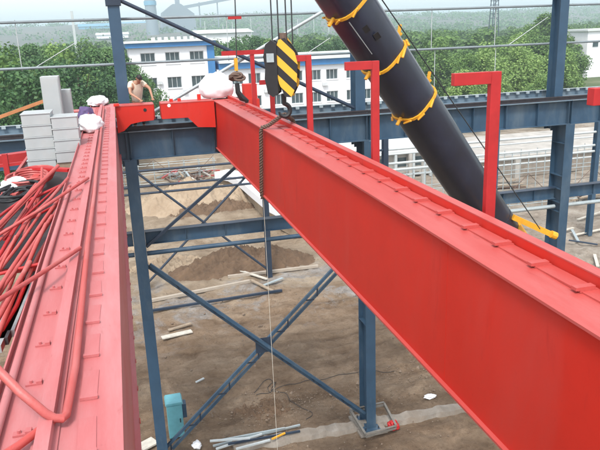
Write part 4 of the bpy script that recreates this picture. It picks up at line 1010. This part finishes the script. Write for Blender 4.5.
# loose stones and clods: one mass
random.seed(55); mb = MB()
for k in range(3600):
    if k % 4: x, y = random.uniform(-1, 16), random.uniform(19, 36)
    else: x, y = random.uniform(-2, 34), random.uniform(30, 54)
    r_ = random.uniform(.014, .045) * (2.4 if random.random() < .05 else 1); z = .0
    if k % 9 == 0: x, y = random.gauss(5, 1.6), random.gauss(23.2, .7)
    if k % 9 == 1: x, y = random.gauss(11, 1.8), random.gauss(23.2, 1.0)
    q = [Vector((random.uniform(.6, 1.2) * r_ * a, random.uniform(.6, 1.2) * r_ * b2, random.uniform(.4, .9) * r_ * c_)) + Vector((x, y, z)) for a, b2, c_ in ((1, 0, 0), (0, 1, 0), (-1, 0, 0), (0, -1, 0), (0, 0, 1.4), (0, 0, -1))]
    mb.add(q, [(0, 1, 4), (1, 2, 4), (2, 3, 4), (3, 0, 4), (1, 0, 5), (2, 1, 5), (3, 2, 5), (0, 3, 5)])
st_ = mb.build('loose_stones', 'clod'); tag(st_, 'loose stones and clods scattered over the dirt', kind='stuff')

for (xa, xb, yv, nm) in ((15.5, 24.5, 43.5, 'pale tube scaffold seen under the runway left of the boom'), (24.9, 40, 45.5, 'pale tube scaffold seen behind the lower boom and right column'), (-3.5, 8.5, 66, 'thin tube scaffold beyond the reddish scrap heap')):
    e = empty('scaffold', ((xa + xb) / 2, yv, 0), nm, 'scaffold', 'scaffolds in the yard')
    x = xa
    while x <= xb + .01:
        for dy in (0, 1.1): MB().tube([(x, yv + dy, 0), (x, yv + dy, 4.6 if xa > 0 else 2.4)], .035, 6).build('standard', 'galv', e, True)
        x += 1.5
    for z in ((.3, 1.6, 2.9, 4.2) if xa > 0 else (.4, 1.3, 2.2)):
        for dy in (-.06, 1.16): MB().tube([(xa - .2, yv + dy, z), (xb + .2, yv + dy, z)], .03, 6).build('ledger', 'galv' if z != 1.6 else 'steelbar', e, True)
    x = xa; q = 0
    while x + 3 <= xb:
        MB().tube([(x, yv - .1, .1 if q % 2 else 2.8), (x + 3, yv - .1, 2.8 if q % 2 else .1)], .025, 6).build('diagonal', 'rust', e, True); x += 3; q += 1
# timber and steel stacks
random.seed(3)
for i, (px_, py_, t_) in enumerate([(400, 178, 'left of the lower boom'), (505, 188, 'right of the lower boom'), (590, 200, 'beyond the thin right column'), (150, 205, 'between the left column and the sandy bank')]):
    p = PZ(px_, py_, 0); e = empty('timber_stack', p, 'low stack of weathered timber and steel ' + t_, 'stack', 'material stacks')
    for k in range(14):
        a_ = random.uniform(-.25, .25); q = Vector((math.cos(a_), math.sin(a_), 0)) * random.uniform(1.0, 1.9); o_ = Vector((random.uniform(-.3, .3), random.uniform(-.6, .6), .1 + .13 * (k // 4)))
        MB().bar(p + o_ - q, p + o_ + q, .16, .1).build('board', ['wood', 'steelbar', 'palewood', 'rust'][k % 4], e)

# ------------------------------------------------------------------ office buildings
def facade(e, xa, xb, y, z0, z1, xs_, ws, rows, m='wall'):
    xs_ = sorted(xs_); zc = z0; mb = MB()
    for (s0, s1) in rows:
        mb.box(xa, xb, y, y + .3, zc, s0); cx = xa
        for x in xs_:
            mb.box(cx, x, y, y + .3, s0, s1); cx = x + ws
        mb.box(cx, xb, y, y + .3, s0, s1); zc = s1
    mb.box(xa, xb, y, y + .3, zc, z1)
    mb.build('front_wall', m, e)
    for (s0, s1) in rows:
        for x in xs_:
            f_ = MB().box(x + .02, x + .08, y + .14, y + .2, s0 + .02, s1 - .02).box(x + ws - .08, x + ws - .02, y + .14, y + .2, s0 + .02, s1 - .02).box(x + ws / 3 - .03, x + ws / 3 + .03, y + .14, y + .2, s0 + .08, s1 - .08).box(x + 2 * ws / 3 - .03, x + 2 * ws / 3 + .03, y + .14, y + .2, s0 + .08, s1 - .08).box(x + .08, x + ws - .08, y + .14, y + .2, s1 - .08, s1 - .02).box(x + .08, x + ws - .08, y + .14, y + .2, s0 + .02, s0 + .08).build('window', 'frame', e)
            MB().box(x + .03, x + ws - .03, y + .22, y + .24, s0 + .03, s1 - .03).build('pane', 'glass', f_)
            MB().box(x - .08, x + ws + .08, y - .1, y - .002, s0 - .12, s0 - .02).build('sill', 'wall', f_)
B1 = empty('office_building', (8, 106, 0), 'white three-storey office block with a blue roof band behind the worker', 'building')
ws1 = [3.45, 6.95, 10.45]
facade(B1, 1.9, 14.0, 100, 0, 12.9, ws1, 2.05, [(3.6, 5.2), (7.05, 8.65), (10.55, 12.15)])
MB().box(1.9, 2.2, 100.301, 112, 0, 12.9).build('side_wall', 'wall', B1)
MB().box(13.7, 14.0, 100.301, 112, 0, 12.9).build('side_wall', 'fascia', B1)
MB().box(13.0, 14.06, 99.9, 99.998, 8.6, 12.88).build('corner_panel', 'fascia', B1)
MB().box(1.9, 14, 112, 112.3, 0, 12.9).build('back_wall', 'wall', B1)
MB().box(1.5, 14.3, 99.4, 112.6, 12.902, 13.55).build('roof_band', 'fascia', B1)
MB().box(1.2, 14.5, 99.1, 112.9, 13.552, 13.78).build('roof_slab', 'roofgrey', B1)
for q in range(9): MB().box(5.4 + q * .95, 5.95 + q * .95, 104, 104.4, 13.782, 14.25).build('roof_vent', 'roofgrey', B1)
for q, (x, z) in enumerate([(5.3, 8.0), (8.8, 6.6), (13.2, 6.7)]):
    MB().box(x + .3, x + .9, 99.6, 99.998, z - .3, z + .15).build('air_conditioner', 'frame', B1)
B2 = empty('office_wing', (30, 106, 0), 'lower white two-storey wing with blue fascia behind the hook block', 'building')
ws2 = [16.3, 19.0, 22.6, 25.6, 28.55, 31.3, 34.6, 37.4, 40.2]
facade(B2, 14.3, 44, 100.4, 0, 9.3, ws2, 1.9, [(3.6, 5.2), (7.0, 8.55)])
for x in (14.3, 43.7): MB().box(x, x + .3, 100.701, 110, 0, 9.3).build('side_wall', 'wall', B2)
MB().box(14.3, 44, 110, 110.3, 0, 9.3).build('back_wall', 'wall', B2)
MB().box(14.6, 44.4, 99.9, 110.6, 9.302, 10.2).build('fascia', 'fascia', B2)
MB().box(14.6, 44.7, 99.5, 111, 10.202, 10.5).build('roof_slab', 'roofgrey', B2)
MB().box(14.6, 44.5, 104, 110.9, 10.502, 10.95).build('roof_step', 'roofgrey', B2)
for q, (x, z) in enumerate([(21.3, 5.9), (30.6, 6.4), (24.8, 6.2)]): MB().box(x, x + .8, 99.9, 100.395, z - .3, z + .2).build('air_conditioner', 'frame', B2)
# house far right
HR = PY(586, 60, 150).x / 150
H = empty('far_house', (118, 165, 0), 'pale house with flat roof at the right picture edge among trees', 'building')
p = PY(586, 60, 150); p2 = PY(640, 38, 150)
MB().box(p.x, p.x + 16, 150, 160, 0, 11.6).build('wall', 'wall', H)
MB().box(p.x - .5, p.x + 16.5, 149.5, 160.5, 11.602, 12.1).build('roof', 'roofgrey', H)
for q in range(4): 
    f_ = MB().box(p.x + 1.5 + q * 3.6, p.x + 3.3 + q * 3.6, 149.93, 149.998, 7.6, 9.2).build('window', 'frame', H)
    MB().box(p.x + 1.6 + q * 3.6, p.x + 3.2 + q * 3.6, 149.9, 149.928, 7.7, 9.1).build('pane', 'glass', f_)
# sheds and plant far away
def shed(px0, px1, py_, Y, hgt, dep, mw, mr, label, name='far_shed'):
    if Y > 400:
        Y = min(range(460, 1500, 10), key=lambda q: abs(PY(px0, py_, q).z - hillz(PY(px0, py_, q).x, q) - 8))
    a, c2 = PY(px0, py_, Y), PY(px1, py_, Y); z = a.z
    e = empty(name, ((a.x + c2.x) / 2, Y, 0), label, 'shed', 'far sheds')
    MB().box(a.x, c2.x, Y, Y + dep, z - hgt - (4 if Y > 400 else 12), z - hgt).build('wall', mw, e)
    MB().prism([(Y - 1, z - hgt + .01), (Y + dep / 2, z), (Y + dep + 1, z - hgt + .01)], 'x', a.x - 1, c2.x + 1).build('roof', mr, e)
shed(198, 251, 30, 260, 1.4, 22, 'wall', 'roofgrey', 'long white-roofed shed beyond the office roofs')
shed(78, 120, 24, 620, 4, 40, 'farroof', 'farroof', 'long blue-roofed shed on the far left hillside')
shed(122, 170, 22, 640, 4, 40, 'farroof', 'farroof', 'blue-roofed shed beyond the upper brace')
shed(96, 128, 33, 500, 2.5, 30, 'wall', 'roofgrey', 'pale low shed below the blue-roofed one at left')
a = PY(150.5, 8, 900)
CH = empty('chimney', (a.x, 900, 0), 'wide pale blue-grey chimney of a far plant above the office roof', 'chimney')
MB().tube([(a.x, 900, 0), (a.x, 900, 30), (a.x, 900, 90)], [9, 7.5, 6], 20).build('shaft', 'farsteel', CH, True)
for z in (52, 75): MB().tube([(a.x, 900, z), (a.x, 900, z + 5)], 7.8, 20).build('band', 'farroof', CH, True)
a = PY(178, 14, 950)
PL = empty('far_plant', (a.x, 950, 0), 'hazy far plant hall with pitched top and conveyor right of the chimney', 'plant')
MB().prism([(a.x - 26, 0), (a.x + 26, 0), (a.x + 22, a.z), (a.x + 5, a.z + 13), (a.x - 6, a.z + 13), (a.x - 20, a.z + 3)], 'y', 950, 990).build('hall', 'farsteel', PL)
MB().bar((a.x + 5, 955, a.z + 8), (a.x + 85, 955, a.z + 20), 5, 4).build('conveyor', 'farsteel', PL)
for q in (30, 55, 80): MB().bar((a.x + q, 955, 0), (a.x + q, 955, a.z + 11 + q * .12), 1.5, 1.5).build('leg', 'farsteel', PL)
MB().box(a.x - 2, a.x + 4, 955, 960, a.z + 13, a.z + 20).build('head_house', 'farsteel', PL)
# pylon
a = PY(494, 20, 330)
PY_ = empty('power_pylon', (a.x, 330, 0), 'dark lattice power pylon rising above the trees at upper right', 'pylon')
zt = a.z + 26
for sx_ in (-1, 1):
    for sy_ in (-1, 1): MB().bar((a.x + sx_ * 2.2, 330 + sy_ * 2.2, 0), (a.x + sx_ * .8, 330 + sy_ * .8, zt), .35, .35).build('leg', 'bluedark', PY_)
for q in range(16):
    z0 = q * zt / 16; z1 = z0 + zt / 16; w0 = 2.2 - 1.4 * z0 / zt; w1 = 2.2 - 1.4 * z1 / zt; s_ = 1 if q % 2 else -1
    MB().bar((a.x - s_ * w0, 330 - w0, z0), (a.x + s_ * w1, 330 - w1, z1), .22, .22).build('lattice_bar', 'bluedark', PY_)
for q in range(7):
    z = a.z + 1 + q * 2.2; MB().bar((a.x - 2.6, 330, z), (a.x + 2.6, 330, z), .3, .3).build('cross_arm', 'bluedark', PY_)
# lamp / flag pole leaning at left
a, c2 = PY(75.5, 43, 150), PY(71.5, 11, 150)
sqbar('pale_pole', Vector((a.x, 150, 0)), c2, .5, .5, 'whitepipe', 'pale tapering pole above the trees at upper left', 'pole')
random.seed(12)
for i in range(12):
    px_ = 205 + i * 16 + random.uniform(-5, 5); p = PY(px_, 24 - i * .6, 420)
    sqbar('far_lamp_pole', (p.x, 420, 0), (p.x, 420, p.z + random.uniform(-1, 3)), .35, .35, 'whitepipe', 'thin pale far lamp pole before the hazy hill, ' + ORD[i] + ' from the left', 'pole', 'far lamp poles')

# ------------------------------------------------------------------ trees
rng = np.random.default_rng(5)
def crown_arrays(hgt, rad_, ncl, nleaf, ls, droop, seed):
    g = np.random.default_rng(seed)
    C = []
    while len(C) < ncl:
        p = g.uniform(-1, 1, 3)
        if np.dot(p, p) < 1 and np.dot(p, p) > .12:
            t = (p[2] + 1) / 2; prof_ = (1 - t) ** .55 * (t + .25) ** .3 * 1.25
            C.append([p[0] * rad_ * min(1, prof_ + .15), p[1] * rad_ * min(1, prof_ + .15), hgt * (.56 + .42 * p[2])])
    C = np.array(C); cr = g.uniform(.18, .36, ncl) * rad_
    idx = g.integers(0, ncl, nleaf)
    dv = g.normal(size=(nleaf, 3)); dv /= np.linalg.norm(dv, axis=1)[:, None]
    rr = g.uniform(.55, 1.05, nleaf) ** .6
    P = C[idx] + dv * (cr[idx] * rr)[:, None] * np.array([1, 1, .8 + droop]) - np.stack([np.zeros(nleaf), np.zeros(nleaf), droop * g.uniform(0, .8, nleaf)], 1)
    P[:, 2] = np.maximum(P[:, 2], .25)
    nrm = dv + g.normal(size=(nleaf, 3)) * .55 + np.array([0, 0, .35]); nrm /= np.linalg.norm(nrm, axis=1)[:, None]
    t1 = np.cross(nrm, g.normal(size=(nleaf, 3)) * np.array([1, 1, .35])); t1 /= np.linalg.norm(t1, axis=1)[:, None]; t2 = np.cross(nrm, t1)
    s1 = ls * g.uniform(.6, 1.3, nleaf)[:, None]; s2 = s1 * (.55 + droop * .6)
    V = np.stack([P - t1 * s1 * .5, P - t2 * s2 * .6, P + t1 * s1 * .5, P + t2 * s2 * .6], 1).reshape(-1, 3)
    return V, C
def mesh_quads(name, V, m):
    nq = len(V) // 4; me = bpy.data.meshes.new(name)
    me.vertices.add(len(V)); me.vertices.foreach_set('co', V.astype(np.float32).ravel())
    me.loops.add(4 * nq); me.loops.foreach_set('vertex_index', np.arange(4 * nq, dtype=np.int32))
    me.polygons.add(nq); me.polygons.foreach_set('loop_start', np.arange(0, 4 * nq, 4, dtype=np.int32)); me.polygons.foreach_set('loop_total', np.full(nq, 4, np.int32))
    me.update(); me.validate(); me.materials.append(M[m]); return me
protos = []
for k, (h_, r_, m_, dr_) in enumerate([(10, 3.2, 'leaf', .5), (10, 2.7, 'leaf', .3), (10, 3.6, 'leaf2', .1), (10, 2.4, 'leaf2', .15), (10, 3.0, 'leaf', .6)]):
    V, C = crown_arrays(h_, r_, 75, 15000, .235, dr_, 20 + k)
    cm = mesh_quads('crown', V, m_)
    tb = MB(); tb.tube([(0, 0, 0), (.05, 0, h_ * .3), (0, .08, h_ * .6), (.05, 0, h_ * .85)], [.22, .17, .11, .04], 8)
    for q in range(0, 14):
        c_ = C[q]; z = max(1.2, c_[2] * .6); tb.tube([(0, 0, z), (c_[0] * .5, c_[1] * .5, (z + c_[2]) / 2 + .1), tuple(c_)], [.08, .05, .02], 5)
    protos.append((cm, mesh_of(tb, 'trunk', 'bark')))
def tree(x, y, h_, kind, label, group, wide=1.0):
    e = bpy.data.objects.new('tree', None); COL.objects.link(e); e.location = (x, y, 0); s_ = h_ / 10.0
    e.rotation_euler = (0, 0, random.uniform(0, 6.28)); e.scale = (s_ * wide, s_ * wide, s_); tag(e, label, 'tree', group)
    for nm, me in (('crown', protos[kind][0]), ('trunk', protos[kind][1])):
        o = bpy.data.objects.new(nm, me); COL.objects.link(o); o.parent = e
random.seed(31)
fx = []
# left group, by the picture: (px, top py, Y)
left = [(-14, 52, 72), (5, 56, 66), (22, 62, 62), (40, 54, 78), (58, 50, 82), (75, 58, 74), (92, 52, 86), (108, 50, 90), (120, 56, 84), (30, 46, 110), (8, 44, 116), (64, 46, 112), (84, 44, 118), (104, 47, 122), (48, 47, 104), (127, 62, 92)]
for i, (px_, py_, Y) in enumerate(sorted(left)):
    p = PY(px_, py_, Y); tree(p.x, Y, max(5, p.z + .3), random.choice([2, 3, 2, 0]), 'dense green tree behind the grey boxes at left, ' + ORD[i] + ' from the left', 'trees at left behind the boxes', 1.15)
bh = [(232, 40, 118), (244, 33, 128), (256, 38, 118), (268, 41, 122), (282, 42, 120), (296, 40, 126), (312, 42, 120), (326, 40, 126), (342, 38, 122), (356, 36, 128)]
for i, (px_, py_, Y) in enumerate(sorted(bh)):
    p = PY(px_, py_, Y); tree(p.x, Y, p.z + .2, random.choice([2, 3, 1]), 'green tree above the lower office wing roof, ' + ORD[i] + ' from the left', 'trees behind the office wing', 1.1)
bright = []
for row, (Y, top, h_) in enumerate([(84, 58, 9.2), (97, 0, 10.6), (112, 0, 11.6)]):
    x = 46 + row * 6; wi = 0
    while x < 78 + row * 16:
        if x / Y > HR - .05:      # the house stands in this gap
            x += 4; continue
        tree(x + random.uniform(-1.2, 1.2), Y + random.uniform(-3.5, 3.5), h_ * random.uniform(.82, 1.12) * (.92 if row == 0 else 1), random.choice([0, 4, 1, 0, 4]), 'pale green willow right of the boom, ' + ORD[wi] + ' from the left in the ' + ['front', 'second', 'third'][row] + ' row', 'willows of the wood at right', 1.2); x += random.uniform(3.6, 5.4); wi += 1
p = PY(547, 20, 150); tree(p.x, 150, p.z + 1.6, 1, 'tallest round tree standing out of the wood beside the right column', None, 1.35)
p = PY(530, 31, 140); tree(p.x, 140, p.z + 1, 0, 'second tall tree left of the tallest one at right', None, 1.2)
# rest of the wood: one mass
Vs = []; base_sets = [crown_arrays(10, 3.6, 40, 1500, .62, .25, 90 + k)[0] for k in range(4)]
random.seed(77)
for k in range(520):
    Y = random.uniform(122, 420); X = random.uniform(.36, 1.15) * Y if k % 3 else random.uniform(-.3, .36) * Y
    if Y < 135 and X < 55: continue
    if Y < 165 and HR - .04 < X / Y < HR + .2: continue
    if k % 3 == 0 and Y < 190: continue
    h_ = random.uniform(8.6, 13) + (Y - 120) * .003; s_ = h_ / 10; a = random.uniform(0, 6.28); B = base_sets[k % 4]
    c_, q = math.cos(a), math.sin(a); R_ = np.array([[c_, -q, 0], [q, c_, 0], [0, 0, 1]])
    Vs.append((B * [1.35 * s_, 1.35 * s_, s_]) @ R_.T + [X, Y, 0])
wm = mesh_quads('far_wood', np.concatenate(Vs), 'leaf')
wo = bpy.data.objects.new('far_wood', wm); COL.objects.link(wo); tag(wo, 'far green wood stretching to the hazy hills', kind='stuff')
# scrub on the hills: one mass
Vs = []
for k in range(900):
    Y = random.uniform(440, 1500); X = random.uniform(-.35, 1.2) * Y
    if X < .12 * Y and k % 3: continue
    t = min(1, max(0, (Y - 450) / 1000)); t = t * t * (3 - 2 * t)
    z = -2 + t * (41 + 9 * fbm(X * .0022, Y * .0022, 5) + 5 * fbm(X * .008, Y * .008, 2))
    z = max(z, 0); g = np.random.default_rng(k); n_ = 60; sc_ = random.uniform(.8, 1.5)
    P = g.normal(size=(n_, 3)) * [7 * sc_, 7 * sc_, 2.2] + [X, Y, z + 3]
    nv = g.normal(size=(n_, 3)); nv /= np.linalg.norm(nv, axis=1)[:, None]; t1 = np.cross(nv, [.3, .2, .9]); t1 /= np.linalg.norm(t1, axis=1)[:, None]; t2 = np.cross(nv, t1)
    Vs.append(np.stack([P - t1 * 1.6, P - t2 * 1.3, P + t1 * 1.6, P + t2 * 1.3], 1).reshape(-1, 3))
sm_ = mesh_quads('hill_scrub', np.concatenate(Vs), 'leaf2')
so = bpy.data.objects.new('hill_scrub', sm_); COL.objects.link(so); tag(so, 'far scrub and trees covering the hazy hills', kind='stuff')

# ------------------------------------------------------------------ haze
hz = bpy.data.materials.new('haze'); hz.use_nodes = True
n, l = hz.node_tree.nodes, hz.node_tree.links; n.remove(n['Principled BSDF'])
pv = n.new('ShaderNodeVolumePrincipled'); pv.inputs['Density'].default_value = .00055; pv.inputs['Color'].default_value = (.75, .92, 1, 1); pv.inputs['Anisotropy'].default_value = .2
l.new(pv.outputs[0], n['Material Output'].inputs['Volume'])
mb = MB().box(-4100, 5100, -900, 6100, -3.5, 100)
ho = mb.build('haze', hz); tag(ho, None, kind='stuff')
